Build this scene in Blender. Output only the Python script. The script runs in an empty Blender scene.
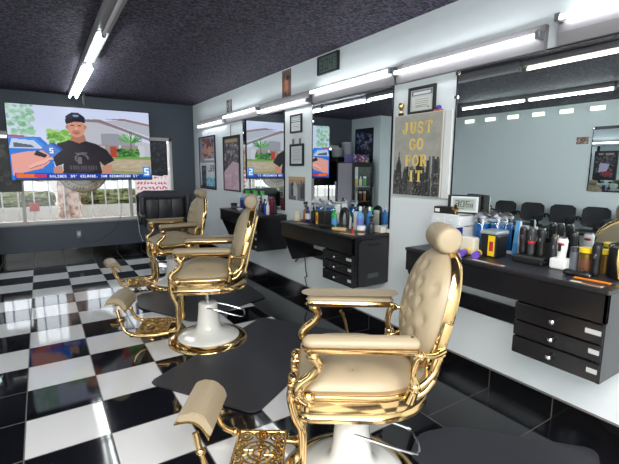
import bpy, bmesh, math, random
import numpy as np
from mathutils import Vector, Matrix
random.seed(7); np.random.seed(7)
S = bpy.context.scene
COL = S.collection
# ---------------------------------------------------------------- camera, world, exposure
def srgb(c):
    return tuple((v/255/12.92 if v/255 <= .04045 else ((v/255+.055)/1.055)**2.4) for v in c)
YAW, PITCH, ROLL, FPX = .5756, .1525, .0064, 412.7
fwd = Vector((math.sin(YAW)*math.cos(PITCH), math.cos(YAW)*math.cos(PITCH), -math.sin(PITCH)))
rgt = Vector((math.cos(YAW), -math.sin(YAW), 0)); upv = rgt.cross(fwd)
cr, sr = math.cos(ROLL), math.sin(ROLL)
r2 = rgt*cr + upv*sr; u2 = -rgt*sr + upv*cr
cam = bpy.data.objects.new('camera', bpy.data.cameras.new('camera')); COL.objects.link(cam)
M = Matrix((r2, u2, -fwd)).transposed().to_4x4(); M.translation = Vector((0, 0, 1.5))
cam.matrix_world = M
cam.data.sensor_width = 36; cam.data.lens = FPX/619*36; cam.data.clip_start = .05
S.camera = cam
W = bpy.data.worlds.new('sky'); S.world = W; W.use_nodes = True
W.node_tree.nodes['Background'].inputs[0].default_value = (.86, .93, 1, 1)
W.node_tree.nodes['Background'].inputs[1].default_value = 1.15
S.view_settings.view_transform = 'Standard'; S.view_settings.look = 'None'
S.view_settings.exposure = 1.45; S.view_settings.gamma = 1; S.view_settings.use_curve_mapping = False
TUBE = 5.2          # strength of a lit fluorescent tube
def area(name, loc, rot, sx, sy, power, col=(1, .97, .93)):
    l = bpy.data.lights.new(name, 'AREA'); l.shape = 'RECTANGLE'; l.size = sx; l.size_y = sy; l.energy = power; l.color = col
    o = bpy.data.objects.new(name, l); COL.objects.link(o); o.location = loc; o.rotation_euler = rot
    return o
# added soft fill, standing in for unseen lamps behind the camera
area('fill_rear_room', (-.6, -.7, 2.55), (0, 0, 0), 3.4, 1.6, 110)
S.cycles.sample_clamp_indirect = 6
S.cycles.max_bounces = 10; S.cycles.glossy_bounces = 6; S.cycles.diffuse_bounces = 5

# ---------------------------------------------------------------- materials
MATS = {}
def mat(name, col, rough=.5, metal=0, emit=None, es=1., spec=.5, bump=None, coat=0, trans=0):
    if name in MATS: return MATS[name]
    m = bpy.data.materials.new(name); m.use_nodes = True; nt = m.node_tree; b = nt.nodes['Principled BSDF']
    b.inputs['Base Color'].default_value = (*srgb(col), 1); b.inputs['Roughness'].default_value = rough
    b.inputs['Metallic'].default_value = metal; b.inputs['Specular IOR Level'].default_value = spec
    b.inputs['Coat Weight'].default_value = coat; b.inputs['Transmission Weight'].default_value = trans
    if emit: b.inputs['Emission Color'].default_value = (*srgb(emit), 1); b.inputs['Emission Strength'].default_value = es
    if bump:
        sc, st, dist = bump
        tc = nt.nodes.new('ShaderNodeTexCoord'); n = nt.nodes.new('ShaderNodeTexNoise'); n.inputs['Scale'].default_value = sc
        n.inputs['Detail'].default_value = 3; bp = nt.nodes.new('ShaderNodeBump'); bp.inputs['Strength'].default_value = st; bp.inputs['Distance'].default_value = dist
        nt.links.new(tc.outputs['Object'], n.inputs['Vector']); nt.links.new(n.outputs[0], bp.inputs['Height']); nt.links.new(bp.outputs[0], b.inputs['Normal'])
    MATS[name] = m; return m
def vcol(name, emission=0., rough=.4):
    m = bpy.data.materials.new(name); m.use_nodes = True; nt = m.node_tree; b = nt.nodes['Principled BSDF']
    a = nt.nodes.new('ShaderNodeVertexColor'); a.layer_name = 'Col'; b.inputs['Roughness'].default_value = rough
    if emission:
        b.inputs['Base Color'].default_value = (.01, .01, .01, 1)
        b.inputs['Specular IOR Level'].default_value = .15; gm = nt.nodes.new('ShaderNodeGamma'); gm.inputs[1].default_value = 1.2; nt.links.new(a.outputs[0], gm.inputs[0]); a = gm
        nt.links.new(a.outputs[0], b.inputs['Emission Color']); b.inputs['Emission Strength'].default_value = emission
    else: nt.links.new(a.outputs[0], b.inputs['Base Color'])
    return m
M_print = vcol('printed_picture', 0, .35); M_screen = vcol('screen_picture', 1.0, .15)
wallw = mat('white_wall_paint', (229, 236, 240), .55, bump=(35, .05, .01))
leftw = mat('pale_blue_wall_paint', (228, 237, 240), .5)
slate = mat('slate_wall_paint', (78, 86, 98), .5, bump=(30, .05, .01))
gold = mat('polished_gold', (222, 188, 132), .12, 1)
goldb = mat('antique_gold', (214, 178, 112), .22, 1)
tan = mat('tan_leather', (160, 145, 120), .42, bump=(90, .12, .004))
tanb = mat('tan_button', (140, 118, 86), .4)
enamel = mat('white_enamel', (226, 226, 222), .15, coat=.5)
chrome = mat('chrome', (205, 207, 210), .12, 1)
blackg = mat('black_gloss_laminate', (20, 20, 24), .22)
blackm = mat('black_matte_plastic', (20, 20, 22), .45)
blackw = mat('black_worktop', (26, 26, 29), .4, bump=(60, .1, .002))
rubber = mat('black_rubber_mat', (44, 45, 52), .42, bump=(120, .15, .003))
white = mat('white_plastic', (228, 230, 230), .35)
housing = mat('lamp_housing', (128, 125, 129), .35)
tube_on = mat('lit_tube', (255, 255, 255), .3, emit=(248, 252, 255), es=TUBE)
tube_warm = mat('lit_tube_warm', (255, 250, 235), .3, emit=(255, 244, 214), es=TUBE)
tube_green = mat('lit_tube_green', (235, 250, 240), .3, emit=(240, 251, 247), es=TUBE*2.6)
tube_off = mat('unlit_tube', (206, 198, 202), .3)
leatherk = mat('black_leather', (38, 40, 46), .38, bump=(80, .15, .004))
mirror = mat('mirror_silver', (236, 242, 243), .0, 1)
steel = mat('steel', (170, 172, 178), .28, 1)
def glass_mat(name, tint=(1, 1, 1), gl=.07):
    m = bpy.data.materials.new(name); m.use_nodes = True; nt = m.node_tree; nt.nodes.clear()
    o = nt.nodes.new('ShaderNodeOutputMaterial'); mx = nt.nodes.new('ShaderNodeMixShader'); t = nt.nodes.new('ShaderNodeBsdfTransparent'); g = nt.nodes.new('ShaderNodeBsdfGlossy')
    t.inputs[0].default_value = (*tint, 1); g.inputs['Roughness'].default_value = .03; mx.inputs[0].default_value = gl
    nt.links.new(t.outputs[0], mx.inputs[1]); nt.links.new(g.outputs[0], mx.inputs[2]); nt.links.new(mx.outputs[0], o.inputs[0]); return m
def paper_mat():
    m = vcol('thin_paper', 0, .6); nt = m.node_tree; N = nt.nodes; b = N['Principled BSDF']; a = [n for n in N if n.type == 'VERTEX_COLOR'][0]
    t = N.new('ShaderNodeBsdfTranslucent'); mx = N.new('ShaderNodeMixShader'); mx.inputs[0].default_value = .6; nt.links.new(a.outputs[0], t.inputs[0])
    nt.links.new(b.outputs[0], mx.inputs[1]); nt.links.new(t.outputs[0], mx.inputs[2]); nt.links.new(mx.outputs[0], [n for n in N if n.type == 'OUTPUT_MATERIAL'][0].inputs[0]); return m
M_paper = paper_mat()
glass = glass_mat('window_glass'); clearp = glass_mat('clear_plastic', (.9, .93, .95), .05)

# ---------------------------------------------------------------- mesh helpers
def obj(name, bm, m, parent=None, smooth=False, angle=None):
    me = bpy.data.meshes.new(name); bmesh.ops.recalc_face_normals(bm, faces=bm.faces); bm.to_mesh(me); bm.free()
    for x in (m if isinstance(m, (list, tuple)) else [m]): me.materials.append(x)
    if smooth:
        me.polygons.foreach_set('use_smooth', [True]*len(me.polygons))
        me.set_sharp_from_angle(angle=math.radians(angle or 40))
    o = bpy.data.objects.new(name, me); COL.objects.link(o); o.parent = parent
    return o
def tag(o, label, cat, group=None, kind=None):
    o['label'] = label; o['category'] = cat
    if group: o['group'] = group
    if kind: o['kind'] = kind
    return o
def thing(name, label, cat, loc=(0, 0, 0), rz=0, group=None):
    o = bpy.data.objects.new(name, None); COL.objects.link(o); o.empty_display_size = .1
    o.location = loc; o.rotation_euler = (0, 0, rz); return tag(o, label, cat, group)
def struct(name, bm, m, parent=None, smooth=False):
    o = obj(name, bm, m, parent, smooth)
    if not parent: o['kind'] = 'structure'
    return o
def dup(root, loc, rz, label, group=None):
    r = root.copy(); COL.objects.link(r); r.location = loc; r.rotation_euler = (0, 0, rz); r['label'] = label
    if group: r['group'] = group
    for ch in list(root.children):
        c = ch.copy(); COL.objects.link(c); c.parent = r
        for g in list(ch.children):
            d = g.copy(); COL.objects.link(d); d.parent = c
    return r
def B(): return bmesh.new()
def box(bm, x0, x1, y0, y1, z0, z1, bev=0, seg=2, mi=0):
    r = bmesh.ops.create_cube(bm, size=1); vs = r['verts']
    for v in vs: v.co = Vector(((x0+x1)/2+v.co.x*(x1-x0), (y0+y1)/2+v.co.y*(y1-y0), (z0+z1)/2+v.co.z*(z1-z0)))
    fs = set(f for v in vs for f in v.link_faces)
    for f in fs: f.material_index = mi
    if bev:
        es = list(set(e for v in vs for e in v.link_edges))
        bmesh.ops.bevel(bm, geom=es, offset=bev, segments=seg, profile=.5, affect='EDGES')
    return bm
def bx(*a, **k): return box(B(), *a, **k)
def spline(pts, n=8):
    pts = [Vector(p) for p in pts]
    if len(pts) < 3: return pts
    P = [pts[0]*2-pts[1]] + pts + [pts[-1]*2-pts[-2]]; out = []
    for i in range(1, len(P)-2):
        for k in range(n):
            t = k/n; a, b, c, d = P[i-1], P[i], P[i+1], P[i+2]
            out.append(.5*((2*b)+(c-a)*t+(2*a-5*b+4*c-d)*t*t+(3*b-a-3*c+d)*t**3))
    out.append(pts[-1]); return out
def tube(bm, pts, r, sides=10, smooth=True, n=6, flat=1.):
    """swept tube; r a number or list (one per control point); flat squeezes it sideways"""
    cp = len(pts); P = spline(pts, n) if smooth else [Vector(p) for p in pts]
    rr = [r]*len(P) if not isinstance(r, (list, tuple)) else [np.interp(i/(len(P)-1)*(cp-1), range(cp), r) for i in range(len(P))]
    up = Vector((0, 0, 1)); rings = []; pn = None
    for i, p in enumerate(P):
        t = (P[min(i+1, len(P)-1)]-P[max(i-1, 0)]).normalized()
        if pn is None:
            a = Vector((0, 1, 0)) if abs(t.y) < .9 else up
            nrm = (a - t*a.dot(t)).normalized()
        else: nrm = (pn - t*pn.dot(t)).normalized()
        pn = nrm; bn = t.cross(nrm)
        rings.append([bm.verts.new(p+(nrm*math.cos(2*math.pi*k/sides)*flat+bn*math.sin(2*math.pi*k/sides))*rr[i]) for k in range(sides)])
    for a, b in zip(rings, rings[1:]):
        for k in range(sides): bm.faces.new((a[k], a[(k+1) % sides], b[(k+1) % sides], b[k]))
    bm.faces.new(rings[0][::-1]); bm.faces.new(rings[-1]); return bm
def lathe(bm, prof, cx=0, cy=0, cz=0, seg=24, sx=1, sy=1, mi=0):
    rings = []
    for r, z in prof:
        rings.append([bm.verts.new((cx+max(r, .0004)*math.cos(2*math.pi*k/seg)*sx, cy+max(r, .0004)*math.sin(2*math.pi*k/seg)*sy, cz+z)) for k in range(seg)])
    for a, b in zip(rings, rings[1:]):
        for k in range(seg):
            f = bm.faces.new((a[k], a[(k+1) % seg], b[(k+1) % seg], b[k])); f.material_index = mi
    f = bm.faces.new(rings[0][::-1]); f.material_index = mi; f = bm.faces.new(rings[-1]); f.material_index = mi; return bm
def prism(bm, poly, axis, a0, a1):
    """extrude 2-D polygon along an axis: axis 'z' poly=(x,y); 'y' poly=(x,z); 'x' poly=(y,z)"""
    def mk(p, a): return {'z': (p[0], p[1], a), 'y': (p[0], a, p[1]), 'x': (a, p[0], p[1])}[axis]
    A = [bm.verts.new(mk(p, a0)) for p in poly]; C = [bm.verts.new(mk(p, a1)) for p in poly]
    bm.faces.new(A[::-1]); bm.faces.new(C)
    for i in range(len(poly)): bm.faces.new((A[i], A[(i+1) % len(poly)], C[(i+1) % len(poly)], C[i]))
    return bm
def ball(bm, c, r, sx=1, sy=1, sz=1, u=12, v=8):
    res = bmesh.ops.create_uvsphere(bm, u_segments=u, v_segments=v, radius=r)
    for w in res['verts']: w.co = Vector((w.co.x*sx+c[0], w.co.y*sy+c[1], w.co.z*sz+c[2]))
    return bm
def xf(bm, mtx):
    bmesh.ops.transform(bm, matrix=mtx, verts=bm.verts); return bm

# ---------------------------------------------------------------- printed pictures: a fine mesh with one colour per vertex
FONT = {k: v for k, v in zip("ABCDEFGHIJKLMNOPQRSTUVWXYZ0123456789,'&:.-", "757 656 344 656 747 744 357 575 727 117 565 447 575 575 757".split())} if False else {
'A':'25755','B':'65656','C':'34443','D':'65556','E':'74647','F':'74644','G':'34553','H':'55755','I':'72227','J':'11152','K':'55655','L':'44447','M':'57755','N':'57775','O':'25552','P':'65644','R':'65655','S':'34216','T':'72222','U':'55557','V':'55552','W':'55775','X':'55255','Y':'55222','Z':'71247','0':'75557','1':'26227','2':'71747','3':'71717','4':'55711','5':'74717','6':'74757','7':'71111','8':'75757','9':'75717',',':'00024','.':'00002','-':'00700',':':'02020',"'":'22000','&':'25256'}
class Canvas:
    def __init__(s, w, h, bg): s.w, s.h = w, h; s.a = np.empty((h, w, 3)); s.a[:] = bg; ys, xs = np.mgrid[0:h, 0:w]; s.x = (xs+.5)/w; s.y = (ys+.5)/h
    def put(s, m, c, al=1.): s.a[m] = s.a[m]*(1-al)+np.array(c, float)*al; return s
    def rect(s, x0, y0, x1, y1, c, al=1.): return s.put((s.x >= x0) & (s.x <= x1) & (s.y >= y0) & (s.y <= y1), c, al)
    def ell(s, cx, cy, rx, ry, c, al=1.): return s.put(((s.x-cx)/rx)**2+((s.y-cy)/ry)**2 <= 1, c, al)
    def ring(s, cx, cy, rx, ry, t, c, al=1.):
        d = np.sqrt(((s.x-cx)/rx)**2+((s.y-cy)/ry)**2); return s.put((d <= 1) & (d >= 1-t), c, al)
    def poly(s, pts, c, al=1.):
        ins = np.zeros(s.x.shape, bool); n = len(pts)
        for i in range(n):
            x1, y1 = pts[i]; x2, y2 = pts[(i+1) % n]
            if y1 == y2: continue
            cnd = ((s.y > min(y1, y2)) & (s.y <= max(y1, y2))) & (s.x < (s.y-y1)*(x2-x1)/(y2-y1)+x1); ins ^= cnd
        return s.put(ins, c, al)
    def line(s, x0, y0, x1, y1, wd, c, al=1.):
        asp = s.h/s.w; X = s.x; Y = s.y*asp; ax, ay, bx_, by = x0, y0*asp, x1, y1*asp; L = (bx_-ax)**2+(by-ay)**2+1e-9
        t = np.clip(((X-ax)*(bx_-ax)+(Y-ay)*(by-ay))/L, 0, 1); return s.put((X-ax-t*(bx_-ax))**2+(Y-ay-t*(by-ay))**2 <= (wd/2)**2, c, al)
    def noise(s, m, cols, n, rx, ry, al=.8):
        x0, y0, x1, y1 = m
        for _ in range(n): s.ell(random.uniform(x0, x1), random.uniform(y0, y1), rx*random.uniform(.5, 1.3), ry*random.uniform(.5, 1.3), random.choice(cols), al)
        return s
    def text(s, t, px, py, c, k=1):
        for ch in t:
            if ch in FONT:
                for r, d in enumerate(FONT[ch]):
                    for q in range(3):
                        if int(d) >> (2-q) & 1:
                            yy, xx = py+r*k, px+q*k; s.a[max(yy, 0):yy+k, max(xx, 0):xx+k] = c
            px += 4*k
        return s
def picture(name, cv, w, h, o, ex, ez, m, parent=None, keep=None):
    """flat printed sheet: o = top-left corner, ex = unit vector to the picture's right, ez = unit vector up"""
    nx, ny = cv.w, cv.h; o = Vector(o); ex = Vector(ex); ez = Vector(ez)
    co = [(o+ex*(w*i/nx)-ez*(h*j/ny)) for j in range(ny+1) for i in range(nx+1)]
    fs = []; cols = []
    a = cv.a/255; lin = np.where(a <= .04045, a/12.92, ((a+.055)/1.055)**2.4)
    for j in range(ny):
        for i in range(nx):
            if keep and not keep((i+.5)/nx, (j+.5)/ny): continue
            b = j*(nx+1)+i; fs.append((b, b+nx+1, b+nx+2, b+1)); cols += [(*lin[j, i], 1.)]*4
    me = bpy.data.meshes.new(name); me.from_pydata(co, [], fs); at = me.color_attributes.new('Col', 'FLOAT_COLOR', 'CORNER')
    at.data.foreach_set('color', np.array(cols, dtype=np.float32).ravel()); me.materials.append(m)
    ob = bpy.data.objects.new(name, me); COL.objects.link(ob); ob.parent = parent; return ob

# ================================================================ THE ROOM
XW, XL, YB, YF, H = 2.521, -3.0, 7.96, -1.8, 2.655
# --- floor: checkered glossy tiles with a plain black border
def floor_mat():
    m = bpy.data.materials.new('checkered_gloss_tiles'); m.use_nodes = True; nt = m.node_tree; b = nt.nodes['Principled BSDF']; N = nt.nodes.new; L = nt.links.new
    def mth(op, a, b_=None, c=None):
        n = N('ShaderNodeMath'); n.operation = op
        for i, v in enumerate((a, b_, c)):
            if v is None: continue
            if isinstance(v, (int, float)): n.inputs[i].default_value = v
            else: L(v, n.inputs[i])
        return n.outputs[0]
    tc = N('ShaderNodeTexCoord'); sp = N('ShaderNodeSeparateXYZ'); L(tc.outputs['Object'], sp.inputs[0]); x, y = sp.outputs[0], sp.outputs[1]
    u = mth('DIVIDE', mth('SUBTRACT', x, -.183), .4134); v = mth('DIVIDE', mth('SUBTRACT', y, 3.9966), .3959)
    fu = mth('FLOOR', u); fv = mth('FLOOR', v)
    par = mth('FLOORED_MODULO', mth('ADD', mth('ADD', fu, fv), 1), 2)          # 1 = white
    inx = mth('LESS_THAN', u, 5.0); iny = mth('LESS_THAN', v, 8.0)
    corner = mth('MAXIMUM', mth('GREATER_THAN', u, 0), mth('GREATER_THAN', v, -1))
    far = mth('GREATER_THAN', u, -6)
    wm = mth('MULTIPLY', mth('MULTIPLY', mth('MULTIPLY', par, inx), mth('MULTIPLY', iny, corner)), far)
    # grout
    gu = mth('ABSOLUTE', mth('SUBTRACT', mth('FRACT', mth('ADD', u, .5)), .5)); gv = mth('ABSOLUTE', mth('SUBTRACT', mth('FRACT', mth('ADD', v, .5)), .5))
    gr = mth('LESS_THAN', mth('MINIMUM', gu, gv), .0085)
    gr = mth('MULTIPLY', gr, mth('LESS_THAN', u, 5.02))
    y2 = mth('DIVIDE', mth('SUBTRACT', y, 1.5619), .4203); gb = mth('LESS_THAN', mth('ABSOLUTE', mth('SUBTRACT', mth('FRACT', mth('ADD', y2, .5)), .5)), .006)
    gb = mth('MULTIPLY', gb, mth('GREATER_THAN', u, 5.0)); g = mth('MAXIMUM', gr, gb)
    nz = N('ShaderNodeTexNoise'); nz.inputs['Scale'].default_value = 3.; L(tc.outputs['Object'], nz.inputs['Vector']); nz.inputs['Detail'].default_value = 4
    m1 = N('ShaderNodeMix'); m1.data_type = 'RGBA'; m1.inputs[6].default_value = (*srgb((17, 18, 24)), 1); m1.inputs[7].default_value = (*srgb((214, 214, 216)), 1); L(wm, m1.inputs[0])
    m2 = N('ShaderNodeMix'); m2.data_type = 'RGBA'; m2.inputs[7].default_value = (*srgb((92, 88, 86)), 1); L(g, m2.inputs[0]); L(m1.outputs[2], m2.inputs[6]); L(m2.outputs[2], b.inputs['Base Color'])
    ro = mth('ADD', mth('MULTIPLY', nz.outputs[0], .08), .02); ro = mth('MAXIMUM', ro, mth('MULTIPLY', g, .6)); L(ro, b.inputs['Roughness'])
    b.inputs['Specular IOR Level'].default_value = .55
    bp = N('ShaderNodeBump'); bp.inputs['Strength'].default_value = .25; bp.inputs['Distance'].default_value = .002; bp.invert = True; L(g, bp.inputs['Height'])
    nz2 = N('ShaderNodeTexNoise'); nz2.inputs['Scale'].default_value = 2.2; L(tc.outputs['Object'], nz2.inputs['Vector']); b2 = N('ShaderNodeBump'); b2.inputs['Strength'].default_value = .05; b2.inputs['Distance'].default_value = .02; L(nz2.outputs[0], b2.inputs['Height']); L(bp.outputs[0], b2.inputs['Normal']); L(b2.outputs[0], b.inputs['Normal'])
    return m
struct('floor', bx(XL, XW, YF, YB, -.1, 0), floor_mat())
def ceil_mat():
    m = mat('black_popcorn_ceiling', (58, 54, 66), .65, spec=.3); nt = m.node_tree; b = nt.nodes['Principled BSDF']; N = nt.nodes.new; L = nt.links.new
    tc = N('ShaderNodeTexCoord'); n = N('ShaderNodeTexNoise'); n.inputs['Scale'].default_value = 42; n.inputs['Detail'].default_value = 5; n.inputs['Roughness'].default_value = .75
    L(tc.outputs['Object'], n.inputs['Vector']); r = N('ShaderNodeValToRGB'); r.color_ramp.elements[0].position = .44; r.color_ramp.elements[1].position = .60
    r.color_ramp.elements[0].color = (*srgb((16, 15, 21)), 1); r.color_ramp.elements[1].color = (*srgb((102, 94, 119)), 1)
    L(n.outputs[0], r.inputs[0]); L(r.outputs[0], b.inputs['Base Color']); bp = N('ShaderNodeBump'); bp.inputs['Strength'].default_value = .9; bp.inputs['Distance'].default_value = .02
    L(n.outputs[0], bp.inputs['Height']); L(bp.outputs[0], b.inputs['Normal']); return m
struct('ceiling', bx(XL, XW, YF, YB, H, H+.1), ceil_mat())
struct('wall_right', bx(XW, XW+.12, YF, YB+.12, 0, H), wallw)
struct('wall_left', bx(XL-.12, XL, YF, YB+.12, 0, H), leftw)
struct('wall_front', bx(XL, XW, YF-.12, YF, 0, H), leftw)
# back wall with the window opening
wx0, wx1, wz0, wz1 = -.95, 2.10, .60, 2.04
bm = B(); box(bm, XL, wx0, YB, YB+.12, 0, H); box(bm, wx1, XW, YB, YB+.12, 0, H); box(bm, wx0, wx1, YB, YB+.12, 0, wz0); box(bm, wx0, wx1, YB, YB+.12, wz1, H)
struct('wall_back', bm, slate)
# closet walls that stand out at the back left (seen in the mirrors)
bm = B(); box(bm, XL, -1.33, 6.95, 7.07, 0, H); box(bm, -1.45, -1.33, 7.07, YB, 0, H)
struct('wall_closet', bm, leftw)
# baseboards of black gloss tiles
def base_mat():
    m = mat('black_gloss_base_tile', (14, 14, 17), .1, spec=.6); nt = m.node_tree; b = nt.nodes['Principled BSDF']; N = nt.nodes.new; L = nt.links.new
    tc = N('ShaderNodeTexCoord'); sp = N('ShaderNodeSeparateXYZ'); L(tc.outputs['Object'], sp.inputs[0])
    def jt(sock, off, per):
        a = N('ShaderNodeMath'); a.operation = 'SUBTRACT'; L(sock, a.inputs[0]); a.inputs[1].default_value = off-per/2
        d = N('ShaderNodeMath'); d.operation = 'DIVIDE'; L(a.outputs[0], d.inputs[0]); d.inputs[1].default_value = per
        f = N('ShaderNodeMath'); f.operation = 'FRACT'; L(d.outputs[0], f.inputs[0]); s_ = N('ShaderNodeMath'); s_.operation = 'SUBTRACT'; L(f.outputs[0], s_.inputs[0]); s_.inputs[1].default_value = .5
        ab = N('ShaderNodeMath'); ab.operation = 'ABSOLUTE'; L(s_.outputs[0], ab.inputs[0]); l = N('ShaderNodeMath'); l.operation = 'LESS_THAN'; L(ab.outputs[0], l.inputs[0]); l.inputs[1].default_value = .008; return l.outputs[0]
    return m, jt, sp, nt, b
m_, jt, sp, nt, b_ = base_mat()
def jm(axis, off, per, name):
    m = m_.copy(); m.name = name; nt = m.node_tree; b = nt.nodes['Principled BSDF']; N = nt.nodes.new; L = nt.links.new
    tc = N('ShaderNodeTexCoord'); sp = N('ShaderNodeSeparateXYZ'); L(tc.outputs['Object'], sp.inputs[0])
    w = N('ShaderNodeMath'); w.operation = 'PINGPONG'; a = N('ShaderNodeMath'); a.operation = 'SUBTRACT'; L(sp.outputs[axis], a.inputs[0]); a.inputs[1].default_value = off
    L(a.outputs[0], w.inputs[0]); w.inputs[1].default_value = per/2; l = N('ShaderNodeMath'); l.operation = 'LESS_THAN'; L(w.outputs[0], l.inputs[0]); l.inputs[1].default_value = .0035
    mx = N('ShaderNodeMix'); mx.data_type = 'RGBA'; mx.inputs[6].default_value = (*srgb((14, 14, 17)), 1); mx.inputs[7].default_value = (*srgb((80, 78, 76)), 1); L(l.outputs[0], mx.inputs[0]); L(mx.outputs[2], b.inputs['Base Color']); return m
bt_y = jm(1, 1.5619, .4203, 'base_tile_side'); bt_x = jm(0, -.183, .4134, 'base_tile_back')
struct('baseboard_right', bx(XW-.012, XW, YF, YB, 0, .136, bev=.003, seg=1), bt_y)
struct('baseboard_back', bx(XL, XW-.012, YB-.012, YB, 0, .136, bev=.003, seg=1), bt_x)
struct('baseboard_left', bx(XL, XL+.012, YF, 6.95, 0, .136, bev=.003, seg=1), bt_y)
struct('trim_1', bx(XW-.016, XW, YF, YB, .136, .142), mat('grout_grey', (112, 108, 104), .6))
# --- window
fr = mat('aluminium_frame', (176, 176, 178), .35, .6); frw = mat('pale_frame', (214, 212, 208), .4)
bm = B()
box(bm, wx0, wx1, YB-.01, YB+.07, wz0-.02, wz0+.03); box(bm, wx0, wx1, YB, YB+.07, wz1-.06, wz1); box(bm, wx1-.045, wx1, YB, YB+.07, wz0, wz1)
for x in (-.25, 1.345): box(bm, x-.025, x+.025, YB+.0, YB+.07, wz0, wz1)
wn = struct('window_1', bm, frw); obj('pane', bx(wx0, wx1, YB+.03, YB+.036, wz0, wz1), glass, wn)
obj('window_sill', bx(wx0, wx1, YB-.03, YB+.0, wz0-.045, wz0-.02, bev=.004), mat('sill_grey', (150, 152, 156), .4), wn)
# brick ledge outside the window
lm = mat('brick_ledge', (190, 150, 135), .8)
nt = lm.node_tree; b = nt.nodes['Principled BSDF']; tc = nt.nodes.new('ShaderNodeTexCoord'); br = nt.nodes.new('ShaderNodeTexBrick'); br.inputs['Scale'].default_value = 3.2; br.offset = .5
br.inputs['Color1'].default_value = (*srgb((140, 92, 80)), 1); br.inputs['Color2'].default_value = (*srgb((166, 138, 126)), 1); br.inputs['Mortar'].default_value = (*srgb((176, 172, 166)), 1); br.inputs['Mortar Size'].default_value = .02
nt.links.new(tc.outputs['Object'], br.inputs[0]); nt.links.new(br.outputs[0], b.inputs[0])
struct('trim_2', bx(-3, 4, YB+.12, YB+.55, .52, .60), lm)

# ================================================================ OUTSIDE
ground = mat('pale_concrete', (166, 160, 150), .8, bump=(6, .2, .01))
struct('ground_street', bx(-14, 16, YB+.12, 34, -.12, -.02), ground)
o = obj('boundary_wall', bx(-14, 16, 30, 30.4, -.02, 3.2), mat('pale_stucco', (176, 172, 168), .8)); tag(o, 'long pale stucco wall across the street beyond the window', 'wall')
o = obj('security_grille', B(), white); bpy.data.objects.remove(o)
g = thing('security_grille', 'white metal security bars standing outside the shop window', 'window bars', (.6, 9.0, 0))
for i in range(22): obj('bar', bx(-2.6+i*.235-.011, -2.6+i*.235+.011, -.011, .011, -.02, 2.5), white, g)
obj('rail', bx(-2.7, 2.5, -.014, .014, 2.3, 2.34), white, g); obj('rail', bx(-2.7, 2.5, -.014, .014, .25, .29), white, g)
bm = B(); tube(bm, [(0, 0, -.02), (.02, 0, 1.2), (0, 0, 2.6), (.03, 0, 4.2)], [.24, .2, .19, .19], 16)
pm = mat('palm_bark', (150, 118, 100), .9, bump=(18, .9, .03)); nt = pm.node_tree; b = nt.nodes['Principled BSDF']; tc = nt.nodes.new('ShaderNodeTexCoord'); n = nt.nodes.new('ShaderNodeTexNoise'); n.inputs['Scale'].default_value = 9; r = nt.nodes.new('ShaderNodeValToRGB')
r.color_ramp.elements[0].position = .4; r.color_ramp.elements[1].position = .6; r.color_ramp.elements[0].color = (*srgb((128, 96, 84)), 1); r.color_ramp.elements[1].color = (*srgb((198, 172, 158)), 1)
nt.links.new(tc.outputs['Object'], n.inputs['Vector']); nt.links.new(n.outputs[0], r.inputs[0]); nt.links.new(r.outputs[0], b.inputs[0])
o = thing('palm_tree', 'brown patchy tree trunk standing outside behind the round window sign', 'tree', (.46, 10.0, 0)); obj('trunk', bm, pm, o, True)
leaf = mat('palm_leaf', (96, 128, 66), .6); bm = B()
for k in range(12):
    a = k*math.pi/6
    tube(bm, [(.03, 0, 4.1), (.6*math.cos(a), .6*math.sin(a), 4.7), (1.5*math.cos(a), 1.5*math.sin(a), 4.2)], [.04, .12, .01], 6, flat=.25)
obj('crown', bm, leaf, o, True)
hm = mat('hedge_leaves', (150, 158, 96), .8, bump=(25, 1, .05)); nt = hm.node_tree; b = nt.nodes['Principled BSDF']; tc = nt.nodes.new('ShaderNodeTexCoord'); n = nt.nodes.new('ShaderNodeTexNoise'); n.inputs['Scale'].default_value = 12; r = nt.nodes.new('ShaderNodeValToRGB')
r.color_ramp.elements[0].position = .35; r.color_ramp.elements[1].position = .65; r.color_ramp.elements[0].color = (*srgb((84, 90, 52)), 1); r.color_ramp.elements[1].color = (*srgb((146, 150, 92)), 1)
nt.links.new(tc.outputs['Object'], n.inputs['Vector']); nt.links.new(n.outputs[0], r.inputs[0]); nt.links.new(r.outputs[0], b.inputs[0])
def hedge(x0, x1, y, z0, z1, label):
    bm = B(); box(bm, x0, x1, y-.3, y+.3, z0, z1, bev=.12, seg=3); bmesh.ops.subdivide_edges(bm, edges=bm.edges, cuts=5, use_grid_fill=True)
    for v in bm.verts:
        v.co += Vector((random.uniform(-.05, .05), random.uniform(-.05, .05), random.uniform(-.05, .05))); v.co.z = max(v.co.z, z0)
    return tag(obj('hedge', bm, hm, None, True, 180), label, 'hedge')
hedge(-2.2, .25, 12, .572, .88, 'clipped green hedge outside, left of the tree trunk'); hedge(.85, 2.9, 12, .572, .9, 'clipped green hedge outside, right of the tree trunk')
tag(obj('planter_wall', bx(-6, 8, 11.6, 12.4, -.02, .57), mat('planter_pale', (170, 166, 158), .8)), 'low pale planter wall under the hedges across the pavement', 'wall')
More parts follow.
